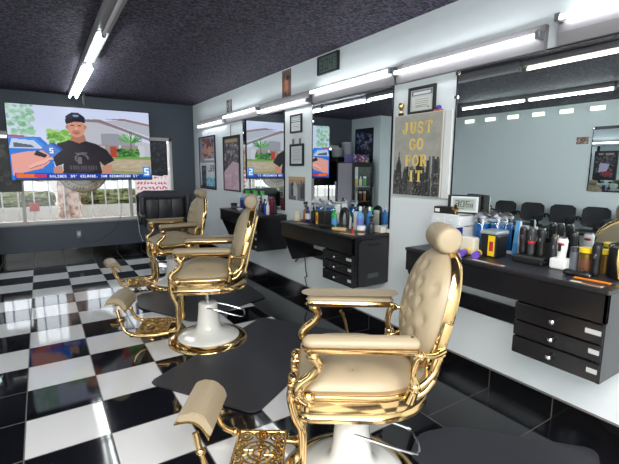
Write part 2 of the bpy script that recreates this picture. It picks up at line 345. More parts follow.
# parked vehicles
carw = mat('car_white', (236, 238, 240), .2, coat=.6); carg = mat('car_glass', (60, 70, 80), .08); tyre = mat('tyre', (30, 30, 32), .7)
def car(loc, label, group):
    t = thing('parked_car', label, 'car', loc, 0)
    prof = [(-2.2, .35), (-2.25, .75), (-2.1, .95), (-1.2, 1.0), (-.6, 1.45), (1.0, 1.5), (1.7, 1.05), (2.15, .95), (2.25, .6), (2.2, .35)]
    bm = prism(B(), prof, 'y', -.85, .85); bmesh.ops.bevel(bm, geom=list(bm.edges), offset=.04, segments=2, affect='EDGES'); obj('body', bm, carw, t, True)
    for s in (-1, 1):
        obj('side_window', prism(B(), [(-1.0, 1.03), (-.52, 1.4), (.2, 1.43), (.2, 1.03)], 'y', s*.853-.004, s*.853+.004), carg, t)
        obj('side_window', prism(B(), [(.28, 1.03), (.28, 1.43), (.95, 1.44), (1.5, 1.05)], 'y', s*.853-.004, s*.853+.004), carg, t)
        for x in (-1.4, 1.35):
            bm = B(); lathe(bm, [(.02, 0), (.3, 0), (.34, .03), (.34, .17), (.3, .2), (.02, .2)]); xf(bm, Matrix.Translation((x, s*.78+(.1 if s > 0 else .1), .34)) @ Matrix.Rotation(math.pi/2, 4, 'X')); obj('wheel', bm, tyre, t, True)
    return t
car((-1.9, 16.5, -.02), 'white car parked in the street, left of the tree trunk', None)
car((3.9, 17.5, -.02), 'white car parked in the street, right of the tree trunk', None)
o = obj('fence_notice', bx(-.2, -.05, 8.955, 8.965, .70, .86), mat('notice_red', (196, 92, 92), .6)); tag(o, 'small faded red notice fixed to the white window bars', 'sign')

# round sign hung behind the pane
cv = Canvas(70, 70, (192, 172, 150)); cv.ring(.5, .5, .5, .5, .06, (150, 128, 108)); cv.ring(.5, .5, .93/2, .93/2, .28, (206, 190, 170)); cv.ring(.5, .5, .34, .34, .05, (140, 118, 100))
for k in range(44):
    a = k/44*2*math.pi; cv.line(.5+.385*math.cos(a), .5+.385*math.sin(a), .5+.435*math.cos(a+.03), .5+.435*math.sin(a+.03), .022, (140, 116, 98), .8 if k % 5 else 0)
cv.noise((.25, .25, .75, .75), [(160, 130, 110), (214, 196, 180), (120, 96, 84)], 60, .03, .02, .5)
t = thing('round_window_sign', 'round tan sign with a ring of lettering hanging in the window behind the television', 'sign', (.62, 8.15, 1.46))
bm = lathe(B(), [(.01, 0), (.40, 0), (.40, .012), (.01, .012)], seg=48); xf(bm, Matrix.Rotation(math.pi/2, 4, 'X')); obj('disc', bm, mat('sign_tan', (192, 172, 150), .7), t, True)
picture('printed_face', cv, .8, .8, (-.4, -.0135, .4), (1, 0, 0), (0, 0, 1), M_print, t, lambda x, y: (x-.5)**2+(y-.5)**2 < .249)
t.location.y = 8.16
obj('hanger', tube(B(), [(0, 0, .40), (0, 0, .60), (0, -.03, .62)], .004, 6, smooth=False), steel, t)
obj('hanger_hook', bx(-.02, .02, -.09, 0, .615, .63), steel, t)
# white paper with red lettering in the window and the dark poster hung over it
cv = Canvas(90, 76, (236, 226, 226))
for j in range(5):
    y = .1+j*.18; x = .06
    while x < .9:
        w = random.uniform(.03, .09); cv.line(x, y+random.uniform(-.05, .05), x+w, y+random.uniform(-.06, .06), .028, (206, 40, 76), .9); cv.ring(x+w*.5, y, .02, .045, .6, (206, 40, 76), .8); x += w+random.uniform(.02, .05)
cv.rect(.62, .05, .98, .3, (240, 238, 238), .7)
o = thing('paper_sign', 'white paper sign with red handwritten lettering taped inside the window', 'sign', (1.42, YB-.012, 1.46)); picture('sheet', cv, .62, .52, (0, 0, 0), (1, 0, 0), (0, 0, 1), M_paper, o)
obj('tape', bx(0.02, .6, -.001, .003, -.01, .01), white, o)
cv = Canvas(50, 70, (28, 30, 44)); cv.noise((.1, .05, .9, .9), [(60, 66, 96), (36, 42, 70), (90, 96, 120), (20, 20, 30)], 120, .06, .03, .6)
o = thing('window_poster', 'dark blue-black printed cloth hanging at the right edge of the window', 'poster', (1.70, YB-.03, 1.98)); picture('print', cv, .30, .62, (0, -.002, 0), (1, 0, 0), (0, 0, 1), M_print, o)
bm = B(); prism(bm, [(0, 0), (.3, 0), (.3, -.55), (.2, -.64), (.02, -.62), (0, -.5)], 'y', 0, .006); obj('cloth_back', bm, blackm, o)
cv = Canvas(40, 50, (20, 20, 22)); cv.noise((.2, .1, .8, .9), [(110, 108, 100), (80, 80, 76), (20, 20, 20)], 40, .08, .05, .7)
o = thing('window_decal', 'black poster with grey figure in the window left of the television', 'poster', (-.85, YB-.012, 1.93)); picture('print', cv, .60, .82, (0, -.001, 0), (1, 0, 0), (0, 0, 1), M_print, o); obj('backing', bx(0, .6, 0, .004, -.82, 0), blackm, o)

# ================================================================ TELEVISION
cv = Canvas(240, 135, (206, 214, 236))
cv.noise((0, 0, .16, .45), [(150, 196, 160), (178, 210, 186), (120, 176, 140), (206, 222, 226)], 130, .02, .025, .6)
cv.poly([(.48, .16), (.55, .14), (.78, .3), (.9, .42), (1, .46), (1, .8), (.48, .8)], (190, 192, 200))            # house
cv.poly([(.5, .15), (.62, .14), (1, .38), (1, .42), (.62, .19), (.5, .18)], (150, 132, 134)); cv.poly([(.66, .16), (.8, .12), (1, .2), (1, .36)], (182, 186, 196)); cv.poly([(.66, .13), (.8, .11), (1, .17), (1, .2), (.8, .14)], (160, 128, 128))
cv.poly([(.62, .34), (.74, .33), (.88, .45), (.88, .52), (.62, .5)], (158, 160, 170)); cv.rect(.56, .5, .9, .66, (158, 150, 148)); cv.rect(.61, .51, .645, .68, (190, 182, 178)); cv.rect(.685, .52, .735, .68, (178, 82, 62)); cv.rect(.9, .5, .955, .68, (200, 202, 208)); cv.rect(.75, .5, .765, .68, (206, 202, 198))
cv.noise((.74, .56, .9, .69), [(52, 110, 58), (78, 140, 62), (34, 82, 44), (116, 170, 90)], 120, .018, .02, .8)
for k in range(26):
    a = random.uniform(-math.pi, 0.25); cv.line(.845, .46, .845+.09*math.cos(a), .42+.13*math.sin(a)*.9, .006, random.choice([(96, 168, 84), (130, 190, 110), (60, 128, 64)]))
cv.rect(.84, .46, .85, .62, (120, 100, 80)); cv.poly([(.55, .69), (1, .68), (1, 1), (.5, 1)], (186, 174, 150)); cv.poly([(.6, .68), (1, .66), (1, .70), (.6, .71)], (130, 164, 96)); cv.poly([(.5, .85), (1, .9), (1, .93), (.5, .9)], (150, 160, 110))
cv.noise((.62, .72, 1, .86), [(176, 160, 136), (198, 188, 170)], 60, .03, .012, .5)
cv.noise((.26, .33, .42, .5), [(120, 176, 70), (90, 150, 60), (150, 200, 100), (176, 210, 150)], 90, .02, .025, .8)
cv.poly([(0, .42), (.2, .42), (.25, .52), (.27, .7), (.3, 1), (0, 1)], (40, 128, 214)); cv.poly([(.02, .45), (.16, .47), (.22, .58), (0, .58)], (196, 208, 226)); cv.poly([(0, .42), (.17, .44), (.23, .54), (.21, .55), (.15, .46), (0, .45)], (70, 150, 226)); cv.poly([(.03, .5), (.14, .53), (.16, .56), (.03, .56)], (96, 104, 120)); cv.rect(0, .41, .1, .43, (190, 60, 90))
# man: shirt, neck, head, cap
cv.poly([(.265, .66), (.31, .5), (.39, .45), (.5, .45), (.58, .49), (.655, .57), (.71, .72), (.63, .8), (.60, .74), (.62, 1), (.33, 1), (.34, .78), (.29, .82)], (44, 38, 48))
cv.poly([(.27, .83), (.33, .8), (.34, 1), (.27, 1)], (196, 146, 128)); cv.poly([(.62, .8), (.69, .78), (.68, 1), (.6, 1)], (196, 146, 128))
cv.poly([(.40, .45), (.42, .36), (.5, .36), (.51, .45), (.46, .49)], (176, 124, 106)); cv.ell(.447, .27, .062, .135, (206, 156, 136)); cv.ell(.445, .34, .03, .035, (188, 134, 116)); cv.ell(.447, .345, .02, .008, (160, 90, 84))
cv.rect(.41, .235, .435, .25, (90, 62, 56)); cv.rect(.46, .235, .485, .25, (90, 62, 56)); cv.ell(.448, .285, .012, .02, (222, 176, 156)); cv.ell(.385, .27, .01, .03, (190, 138, 120)); cv.ell(.51, .26, .01, .03, (190, 138, 120))
cv.poly([(.375, .2), (.38, .12), (.42, .07), (.47, .07), (.51, .12), (.515, .2), (.45, .17), (.385, .22)], (40, 44, 72)); cv.poly([(.375, .19), (.43, .15), (.48, .16), (.52, .2), (.44, .19), (.38, .23)], (26, 28, 50)); cv.ell(.45, .11, .02, .015, (150, 158, 180))
cv.ring(.47, .7, .05, .07, .25, (120, 112, 122)); cv.rect(.44, .68, .47, .78, (120, 112, 122)); cv.rect(.47, .71, .53, .79, (44, 38, 48)); cv.line(.43, .63, .51, .62, .008, (120, 112, 122))
for k in range(11): cv.rect(.385+k*.018, .80, .397+k*.018, .86, (104, 98, 110), .85)
cv.rect(.43, .875, .55, .885, (96, 90, 100))
# hand with a channel microphone
cv.poly([(.01, .66), (.1, .62), (.21, .6), (.25, .66), (.25, .76), (.2, .84), (.08, .9), (.01, .94)], (226, 168, 158))
for k in range(4): cv.line(.12+k*.03, .82-k*.02, .19+k*.025, .76-k*.02, .02, (236, 184, 172)); cv.line(.12+k*.03, .85-k*.02, .19+k*.02, .79-k*.02, .005, (176, 112, 110))
cv.poly([(.17, .6), (.24, .66), (.22, .7), (.15, .66)], (30, 30, 40))
cv.poly([(.2, .58), (.26, .5), (.33, .6), (.27, .7)], (86, 134, 206)); cv.poly([(.26, .5), (.29, .49), (.345, .58), (.33, .6)], (46, 96, 180))
cv.text('5', 61, 76, (236, 242, 250), 2)
# ticker
cv.poly([(.02, .9), (1, .93), (1, 1), (.02, 1)], (30, 84, 190)); cv.poly([(.03, .91), (.22, .93), (.22, .965), (.03, .97)], (232, 120, 40)); cv.poly([(.14, .925), (.22, .93), (.22, .965), (.14, .965)], (214, 50, 70)); cv.rect(.22, .925, .9, .985, (20, 60, 166))
cv.text('ROLINER', 58, 126, (226, 234, 250)); cv.text("54' GILMORE, SAN BERNARDINO", 92, 126, (238, 242, 252)); cv.text("57'", 204, 126, (226, 234, 250)); cv.rect(0.02, .985, 1, 1, (60, 80, 60))
cv.poly([(.93, .81), (.99, .81), (.99, .96), (.93, .96)], (70, 150, 226)); cv.text('5', 226, 112, (240, 246, 252), 3)
tx0, tx1, tz0, tz1, tY = -.345, 1.615, 1.305, 2.405, 7.50
t = thing('television', 'huge flat television showing a news interview, hung from the ceiling before the window', 'television', ((tx0+tx1)/2, tY, tz0)); w = tx1-tx0; h = tz1-tz0
obj('casing', bx(-w/2-.012, w/2+.012, .004, .05, -.014, h+.012, bev=.004), blackm, t)
o = picture('screen', cv, w, h, (-w/2, 0, h), (1, 0, 0), (0, 0, 1), M_screen, t); o['label'] = 'lit screen with a man in a dark cap and a channel 5 microphone'
obj('ceiling_pole', bx(.02, .06, .06, .1, h*.5, H-tz0, bev=.004), blackm, t); obj('mount_plate', bx(-.2, .28, .05, .06, h*.25, h*.75), blackm, t); obj('ceiling_plate', bx(-.03, .11, .02, .14, H-tz0-.012, H-tz0), blackm, t)
M_screen.node_tree.nodes['Principled BSDF'].inputs['Emission Strength'].default_value = .38
# outlet and cord below the window
t = thing('wall_outlet', 'white plug and outlet box on the slate wall below the window', 'outlet', (.484, YB, .373)); obj('cover', bx(-.035, .035, -.008, 0, -.06, .06, bev=.003), mat('outlet_grey', (150, 152, 156), .4), t); obj('plug', bx(-.022, .022, -.05, -.008, -.02, .045, bev=.006), white, t)
bm = tube(B(), [(.50, YB-.04, .36), (.6, YB-.03, .22), (.8, YB-.02, .25), (1.1, YB-.02, .5), (1.2, YB-.02, 1.0), (1.22, YB-.03, 1.4)], .0035, 6); tag(obj('power_cord', bm, blackm, None, True), 'thin black cord looping from the outlet up the slate wall', 'cord')

# ================================================================ TUBE LAMPS
def tube_lamp(x, y0, y1, zt, label, lit, group, tubes=1, wall=True, zc=None):
    """lamp along Y; on the wall (housing behind the tube) or on the ceiling (housing above)"""
    L = y1-y0; t = thing('tube_lamp', label, 'lamp', (x, (y0+y1)/2, zt), 0, group)
    if wall:
        d = XW-x
        bm = prism(B(), [(d-.001, -.07), (.045, -.07), (.04, .02), (.055, .085), (d-.001, .085)] if zc is None else [(d-.001, zc-.065), (.045, zc-.065), (.035, zc), (.045, zc+.075), (d-.001, zc+.075)], 'y', -L/2, L/2); obj('housing', bm, housing, t)
        xs = [0]
    else:
        bm = prism(B(), [(-.065, .03), (-.05, .0), (.05, .0), (.065, .03), (.065, H-zt-.001), (-.065, H-zt-.001)], 'y', -L/2, L/2); obj('housing', bm, housing, t)
        xs = [0] if tubes == 1 else [-.045, .045]
    zz = 0 if wall else -.022
    for i, xx in enumerate(xs):
        bm = B(); lathe(bm, [(.002, -L/2+.03), (.013, -L/2+.03), (.013, L/2-.03), (.002, L/2-.03)], seg=12); xf(bm, Matrix.Translation((xx, 0, zz)) @ Matrix.Rotation(math.pi/2, 4, 'X'))
        mm = {0: tube_off, 1: tube_on, 2: tube_warm, 3: tube_green}[lit if not (i == 1 and lit == 1) else 3]; obj('fluorescent_tube', bm, mm, t, True)
        for s in (-1, 1): obj('socket', bx(xx-.014, xx+(.05 if wall else .014), s*(L/2-.016)-.014, s*(L/2-.016)+.014, zz-.02, zz+.024, bev=.003), steel, t)
    return t
GW = 'tube lamps along the top of the white wall'
tube_lamp(2.44, 6.26, 7.47, 2.222, 'lit wall tube lamp farthest away, above the two-part poster', 1, GW, zc=.03)
tube_lamp(2.44, 5.05, 6.24, 2.272, 'lit wall tube lamp second from the far end, above the tall pink and black poster', 1, GW, zc=-.02)
tube_lamp(2.44, 3.83, 5.03, 2.220, 'lit wall tube lamp above the farthest tall mirror', 1, GW, zc=.03)
tube_lamp(2.44, 2.57, 3.78, 2.287, 'lit wall tube lamp above the middle mirror', 1, GW, zc=-.04)
tube_lamp(2.44, 1.37, 2.55, 2.258, 'lit wall tube lamp above the gold-lettered canvas and certificate', 1, GW, zc=-.01)
tube_lamp(2.44, .12, 1.30, 2.322, 'lit wall tube lamp nearest the camera, above the big mirror', 1, GW, zc=-.07)
GC = 'tube lamps on the black ceiling in a row'
tube_lamp(.53, 6.45, 7.66, 2.60, 'lit twin tube ceiling lamp right above the television', 1, GC, 2, False)
tube_lamp(.53, 5.20, 6.42, 2.60, 'lit twin tube ceiling lamp, next in line toward the camera from the television', 1, GC, 2, False)
tube_lamp(.53, 3.96, 5.17, 2.60, 'ceiling lamp third from the television with one dim tube', 3, GC, 1, False)
tube_lamp(.53, 2.70, 3.93, 2.60, 'unlit ceiling lamp nearest the top edge of the photo', 0, GC, 1, False)
tube_lamp(.50, 1.46, 2.68, 2.60, 'warm lit ceiling lamp seen in the big mirror', 2, GC, 1, False)
for i, (a, b, l) in enumerate([(5.0, 3.8, 'far'), (3.78, 2.58, 'middle'), (2.56, 1.36, 'near')]):
    tube_lamp(-1.5, b, a, 2.60, 'greenish lit ceiling lamp over the waiting chairs, %s one in the mirror' % l, 3, 'ceiling lamps over the waiting chairs', 1, False)
lb = mat('glowing_strip', (230, 245, 225), .3, emit=(232, 246, 214), es=.8)  # pale glowing bars for a row of bright dashes at the wall top
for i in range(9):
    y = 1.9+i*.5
    t = thing('cornice_bar', 'small pale glowing bar high over the waiting chairs, %s from the near end' % ['first', 'second', 'third', 'fourth', 'fifth', 'sixth', 'seventh', 'eighth', 'ninth'][i], 'light', (XL, y, 2.54), 0, 'small glowing bars along the top of the left wall')
    obj('glowing_face', bx(.03, .05, -.11, .11, -.035, .035, bev=.004), lb, t); obj('housing', bx(.001, .032, -.125, .125, -.045, .045, bev=.004), white, t)

# ================================================================ WALL MIRRORS, STATIONS
def wall_mirror(y0, y1, z0, z1, label, x=XW, s=-1, group='tall wall mirrors'):
    t = thing('wall_mirror', label, 'mirror', (x, (y0+y1)/2, z0), 0, group); w = (y1-y0)/2; h = z1-z0
    xs = sorted((s*.002, s*.010)); obj('glass_panel', bx(xs[0], xs[1], -w, w, 0, h), mirror, t)
    bm = B(); xe = sorted((s*.001, s*.0115))
    for a in (-w, w-.012): box(bm, xe[0], xe[1], a, a+.012, 0, h)
    box(bm, xe[0], xe[1], -w+.012, w-.012, h-.008, h); obj('dark_edge', bm, mat('mirror_edge', (40, 44, 52), .2, .5), t)
    for zz in (.02, h-.04, h-.2): obj('clip', bx(*sorted((s*.0, s*.018)), w-.02, w+.008, zz, zz+.025, bev=.003), chrome, t)
    return t
wall_mirror(.76, 1.98, .985, 2.19, 'big wall mirror nearest the camera reflecting the waiting chairs')
wall_mirror(2.605, 3.83, .985, 2.19, 'middle wall mirror reflecting the drinks fridge')
wall_mirror(4.44, 5.66, .985, 2.19, 'farthest wall mirror reflecting the television and window')
wall_mirror(2.2, 3.445, 1.14, 2.235, 'mirror on the opposite wall holding a dark poster, seen by reflection', XL, 1)
blab = mat('chrome_label', (176, 178, 178), .3)
def station(y0, y1, zt, label, variant):
    """wall-hung barber work counter; drawers at the near end"""
    t = thing('barber_counter', label, 'counter', (XW, y0, 0), 0, 'wall-hung barber counters'); W_ = y1-y0; D = .405
    obj('worktop', bx(-D-.012, -.001, 0, W_, zt-.02, zt, bev=.004), blackw, t)
    obj('apron', bx(-D, -D+.02, .0, W_, zt-.16, zt-.02, bev=.002, seg=1), blackg, t)
    # far end panel, cut away at a slant
    obj('end_panel', prism(B(), [(-D+.02, zt-.02), (-D+.02, zt-.16), (-.27, .52), (-.001, .52), (-.001, zt-.02)], 'y', W_-.02, W_), blackg, t)
    obj('near_panel', bx(-D, -.001, 0, .018, .51, zt-.02, bev=.002, seg=1), blackg, t)
    obj('inner_panel', bx(-D+.02, -.001, .41, .428, .51, zt-.02), blackg, t)
    obj('bottom_panel', bx(-D+.02, -.001, .018, .41, .51, .526), blackg, t)
    if variant == 1: obj('back_rail', bx(-.02, -.001, .428, W_-.02, .51, .622), blackg, t)
    else: obj('back_board', bx(-.02, -.001, .428, W_-.02, .52, .62), blackg, t)
    hs = [(zt-.275, zt-.165), (zt-.36, zt-.28), (.512, zt-.365)]
    hs = [(.70, zt-.165), (.612, .696), (.512, .608)]
    for i, (a, b) in enumerate(hs):
        dr = obj('drawer', bx(-D-.006, -D+.02, .004, .428, a+.002, b-.002, bev=.003), blackg, t); dr['label'] = ('top', 'middle', 'bottom')[i]+' black drawer'
        bm = B(); lathe(bm, [(.004, 0), (.006, .012), (.014, .018), (.014, .024), (.008, .03), (.001, .031)], seg=14); xf(bm, Matrix.Translation((-D-.006, .225, (a+b)/2)) @ Matrix.Rotation(-math.pi/2, 4, 'Y')); k = obj('knob', bm, chrome, dr, True)
        obj('label_plate', bx(-D-.008, -D-.005, .012, .012+(.068 if i == 0 else .045), (a+b)/2-.005, (a+b)/2+.018), blab, dr)
    return t
s1 = station(.77, 2.015, .962, 'black wall-hung counter under the big near mirror, crowded with clippers and bottles', 1)
bm = bx(-.41, -.02, .04, 1.22, .962, .966, bev=.001, seg=1); o = obj('counter_mat', xf(bm, Matrix.Translation((XW, .77, 0))), rubber); tag(o, 'thin black mat covering the nearest counter top', 'mat')
s2 = station(2.60, 3.815, .95, 'black wall-hung counter under the middle mirror with three chrome-knobbed drawers', 2)
s3 = station(4.40, 5.60, .938, 'black wall-hung counter under the farthest mirror, behind the middle barber chair', 3)
# black lid board hanging on the near side of the middle counter
bm = B(); pts = []
for cx, cz, a0 in ((-.07, .86, 0), (-.30, .86, 90), (-.30, .56, 180), (-.07, .56, 270)):
    for k in range(6): a = math.radians(a0+k*18); pts.append((cx+.05*math.cos(a), cz+.05*math.sin(a)))
prism(bm, pts, 'y', -.012, -.003); o = thing('cape_board', 'black round-cornered board hanging on the side of the middle counter', 'board', (XW, 2.6, 0)); obj('board', bm, mat('board_black', (34, 34, 38), .5), o)
obj('handle_slot', bx(-.25, -.13, -.016, -.011, .86, .88, bev=.006), blackm, o); obj('grey_plate', bx(-.25, -.13, -.0135, -.0115, .58, .62), mat('plate_grey', (70, 72, 76), .4), o)
t = thing('wall_outlet', 'white outlet box under the middle counter', 'outlet', (XW, 3.12, .68)); obj('cover', bx(-.03, -.021, -.05, .05, -.05, .05, bev=.004), white, t)
bm = B(); P_ = [(2.49, 3.85, .72), (2.48, 3.93, .60), (2.48, 4.06, .45), (2.485, 4.14, .40), (2.485, 4.09, .46), (2.49, 3.98, .62), (2.49, 3.93, .46), (2.49, 3.91, .34), (2.485, 3.88, .28), (2.485, 3.92, .25), (2.49, 3.88, .145)]
tube(bm, P_, .006, 6); tag(obj('clipper_cord', bm, blackm, None, True), 'looped black clipper cord hanging against the wall beside the middle counter', 'cord')

# ================================================================ WALL PICTURES
def framed(name, label, y0, y1, z0, z1, cv, cat='picture', fw=.02, depth=.022, fm=blackm, group=None, mat_w=0, x=XW, s=-1):
    t = thing(name, label, cat, (x, (y0+y1)/2, z0), 0, group); w = (y1-y0)/2; h = z1-z0
    if fw:
        bm = B(); xs = sorted((s*.001, s*depth)); box(bm, xs[0], xs[1], -w, -w+fw, 0, h, bev=.002, seg=1); box(bm, xs[0], xs[1], w-fw, w, 0, h, bev=.002, seg=1); box(bm, xs[0], xs[1], -w+fw, w-fw, 0, fw, bev=.002, seg=1); box(bm, xs[0], xs[1], -w+fw, w-fw, h-fw, h, bev=.002, seg=1); obj('frame', bm, fm, t)
    xs = sorted((s*.001, s*(depth*.5))); obj('backing', bx(xs[0], xs[1], -w+fw*.5, w-fw*.5, fw*.5, h-fw*.5), mat('paper_back', (222, 220, 214), .7) if depth > .004 else fm, t)
    xx = s*(depth*.5+.0012)
    if s < 0: picture('print', cv, 2*(w-fw), h-2*fw, (xx, w-fw, h-fw), (0, -1, 0), (0, 0, 1), M_print, t)
    else: picture('print', cv, 2*(w-fw), h-2*fw, (xx, -w+fw, h-fw), (0, 1, 0), (0, 0, 1), M_print, t)
    return t
# two-part poster in a dark frame
cv = Canvas(60, 84, (214, 222, 228)); cv.rect(0, 0, 1, .5, (150, 152, 172)); cv.noise((.15, .05, .9, .42), [(150, 84, 70), (196, 128, 110), (90, 60, 60), (206, 170, 160), (60, 56, 76)], 70, .07, .04, .8)
cv.ell(.62, .18, .16, .12, (120, 66, 50)); cv.ell(.4, .26, .14, .07, (200, 140, 120)); cv.ell(.66, .28, .12, .1, (206, 150, 130)); cv.rect(.3, .42, .95, .455, (226, 226, 230)); cv.rect(.02, .5, 1, .52, (236, 238, 240))
cv.rect(.1, .56, .42, .96, (30, 30, 36)); cv.noise((.12, .6, .4, .95), [(80, 90, 110), (150, 170, 190)], 30, .03, .03, .7); cv.noise((.45, .8, .95, .98), [(50, 150, 196), (90, 190, 220), (160, 214, 230)], 50, .06, .04, .7); cv.text('69', 42, 46, (70, 74, 84), 2); cv.rect(.55, .66, .75, .68, (120, 126, 136)); cv.rect(.02, .965, 1, 1, (40, 60, 90))
framed('poster', 'two-part barber poster in a dark frame, closest to the slate wall', 6.80, 7.62, 1.13, 2.05, cv, 'poster', .022)
cv = Canvas(44, 90, (60, 56, 64)); cv.rect(0, 0, 1, .62, (50, 46, 52)); cv.noise((.05, .1, .95, .6), [(150, 148, 152), (30, 28, 32), (90, 88, 94), (196, 194, 198)], 90, .08, .03, .7)
for k in range(8): cv.line(.1+k*.11, .18, .3+k*.07, .6, .02, (150, 146, 150) if k % 2 else (24, 22, 28), .7)
cv.rect(.1, .03, .9, .1, (196, 168, 130), .9); cv.poly([(0, .66), (.6, .45), (1, .5), (1, 1), (0, 1)], (206, 176, 190)); cv.noise((0, .68, .9, 1), [(214, 170, 184), (196, 150, 168), (222, 200, 210)], 50, .12, .05, .6)
t = framed('poster', 'tall black poster fading to pink hanging from a hook beside the farthest mirror', 5.78, 6.43, 1.145, 1.99, cv, 'poster', .02); obj('hanging_cord', tube(B(), [(-.012, 0, .84), (-.012, 0, 1.02)], .004, 6, smooth=False), blackm, t)
cv = Canvas(16, 20, (70, 66, 70)); cv.noise((.1, .1, .9, .9), [(30, 28, 32), (130, 120, 116), (180, 176, 176)], 20, .12, .12, .8); cv.rect(.5, 0, .75, 1, (160, 160, 164))
framed('photo_print', 'small dark photo above the tube lamps near the slate wall', 6.06, 6.27, 2.35, 2.53, cv, 'photo', 0, .003)
cv = Canvas(24, 44, (120, 84, 72)); cv.noise((0, 0, 1, .4), [(70, 60, 62), (110, 90, 86), (150, 120, 110)], 30, .15, .08, .8); cv.ell(.5, .55, .22, .3, (196, 128, 96)); cv.ell(.62, .3, .16, .12, (50, 40, 42)); cv.ell(.4, .82, .15, .1, (50, 42, 46)); cv.noise((.3, .4, .7, .8), [(206, 140, 108), (176, 108, 80)], 12, .08, .08, .7)
framed('photo_print', 'narrow brown print above the lamps, directly over the farthest mirror', 4.295, 4.505, 2.33, 2.64, cv, 'photo', 0, .003)
cv = Canvas(30, 36, (226, 228, 230)); cv.rect(.1, .05, .9, .3, (150, 156, 166)); cv.rect(.15, .1, .85, .24, (206, 210, 214)); cv.rect(.0, .36, 1, .42, (50, 50, 56))
for k in range(5): cv.rect(.15, .5+k*.09, .85, .53+k*.09, (150, 154, 162), .8)
framed('certificate', 'black-framed licence on the pillar, upper of the two small frames', 4.04, 4.29, 1.905, 2.11, cv, 'certificate', .02)
cv = Canvas(30, 34, (222, 226, 228)); cv.rect(.1, .1, .9, .9, (206, 212, 216)); [cv.rect(.2, .2+k*.11, .8, .23+k*.11, (160, 166, 174), .7) for k in range(6)]
t = framed('certificate', 'black-framed pale certificate hanging from two clips on the pillar, lower of the two', 4.0, 4.30, 1.53, 1.78, cv, 'certificate', .026)
for yy in (-.07, .08): obj('clip', bx(-.02, -.001, yy-.012, yy+.012, .25, .31, bev=.003), mat('clip_grey', (130, 124, 118), .4), t)
cv = Canvas(44, 40, (176, 150, 118)); cv.rect(0, .3, 1, 1, (120, 122, 128)); 
for k in range(10): x = random.uniform(0, .9); cv.rect(x, random.uniform(.15, .45), x+.08, .9, random.choice([(60, 62, 68), (84, 86, 92), (40, 42, 48)]))
cv.rect(.3, .5, .55, 1, (196, 200, 204)); cv.poly([(.25, .5), (.4, .15), (.55, .5)], (190, 192, 196)); cv.rect(0, .82, .45, 1, (110, 106, 110)); cv.rect(.0, 0, 1, .12, (206, 168, 110))
framed('city_print', 'small unframed city skyline print on the pillar above the cream bottle', 3.975, 4.345, 1.13, 1.405, cv, 'picture', 0, .008)
cv = Canvas(44, 40, (196, 200, 202)); cv.rect(.05, .05, .95, .28, (110, 116, 128)); cv.rect(.12, .1, .88, .22, (222, 224, 226)); cv.rect(.08, .36, .92, .94, (214, 214, 208))
for k in range(5): cv.rect(.2, .45+k*.09, .8, .475+k*.09, (120, 122, 128), .8)
cv.line(.3, .8, .6, .72, .02, (90, 96, 110)); cv.ell(.8, .84, .05, .05, (190, 160, 90))
framed('certificate', 'black-framed barber licence standing above the gold-lettered canvas', 2.16, 2.43, 1.925, 2.13, cv, 'certificate', .022)
# JUST GO FOR IT canvas
cv = Canvas(100, 124, (168, 166, 158)); cv.noise((0, 0, 1, .6), [(158, 156, 148), (176, 174, 166), (182, 180, 172)], 160, .06, .04, .35)
random.seed(3)
for k in range(60):
    x = random.uniform(-.02, .98); hgt = random.uniform(.06, .28)*(1.3 if x > .5 else 1); cv.rect(x, 1-hgt-.12, x+random.uniform(.03, .07), 1, random.choice([(52, 52, 54), (70, 70, 72), (38, 38, 40), (92, 92, 92)]), .9)
cv.poly([(.04, .95), (.06, .62), (.10, .55), (.12, .42), (.14, .55), (.18, .62), (.2, .95)], (56, 56, 58)); cv.noise((0, .72, 1, 1), [(30, 30, 32), (120, 120, 118), (60, 60, 60), (150, 148, 144)], 260, .012, .012, .8)
t = thing('canvas_sign', 'grey city skyline canvas with gold words between the big and middle mirrors', 'sign', (XW, 2.30, 1.29)); cw, chh = .245, .635
obj('canvas', bx(-.04, -.001, -cw, cw, 0, chh, bev=.003, seg=1), mat('canvas_edge', (206, 202, 194), .7), t); picture('print', cv, 2*cw-.012, chh-.012, (-.0415, cw-.006, chh-.006), (0, -1, 0), (0, 0, 1), M_print, t)
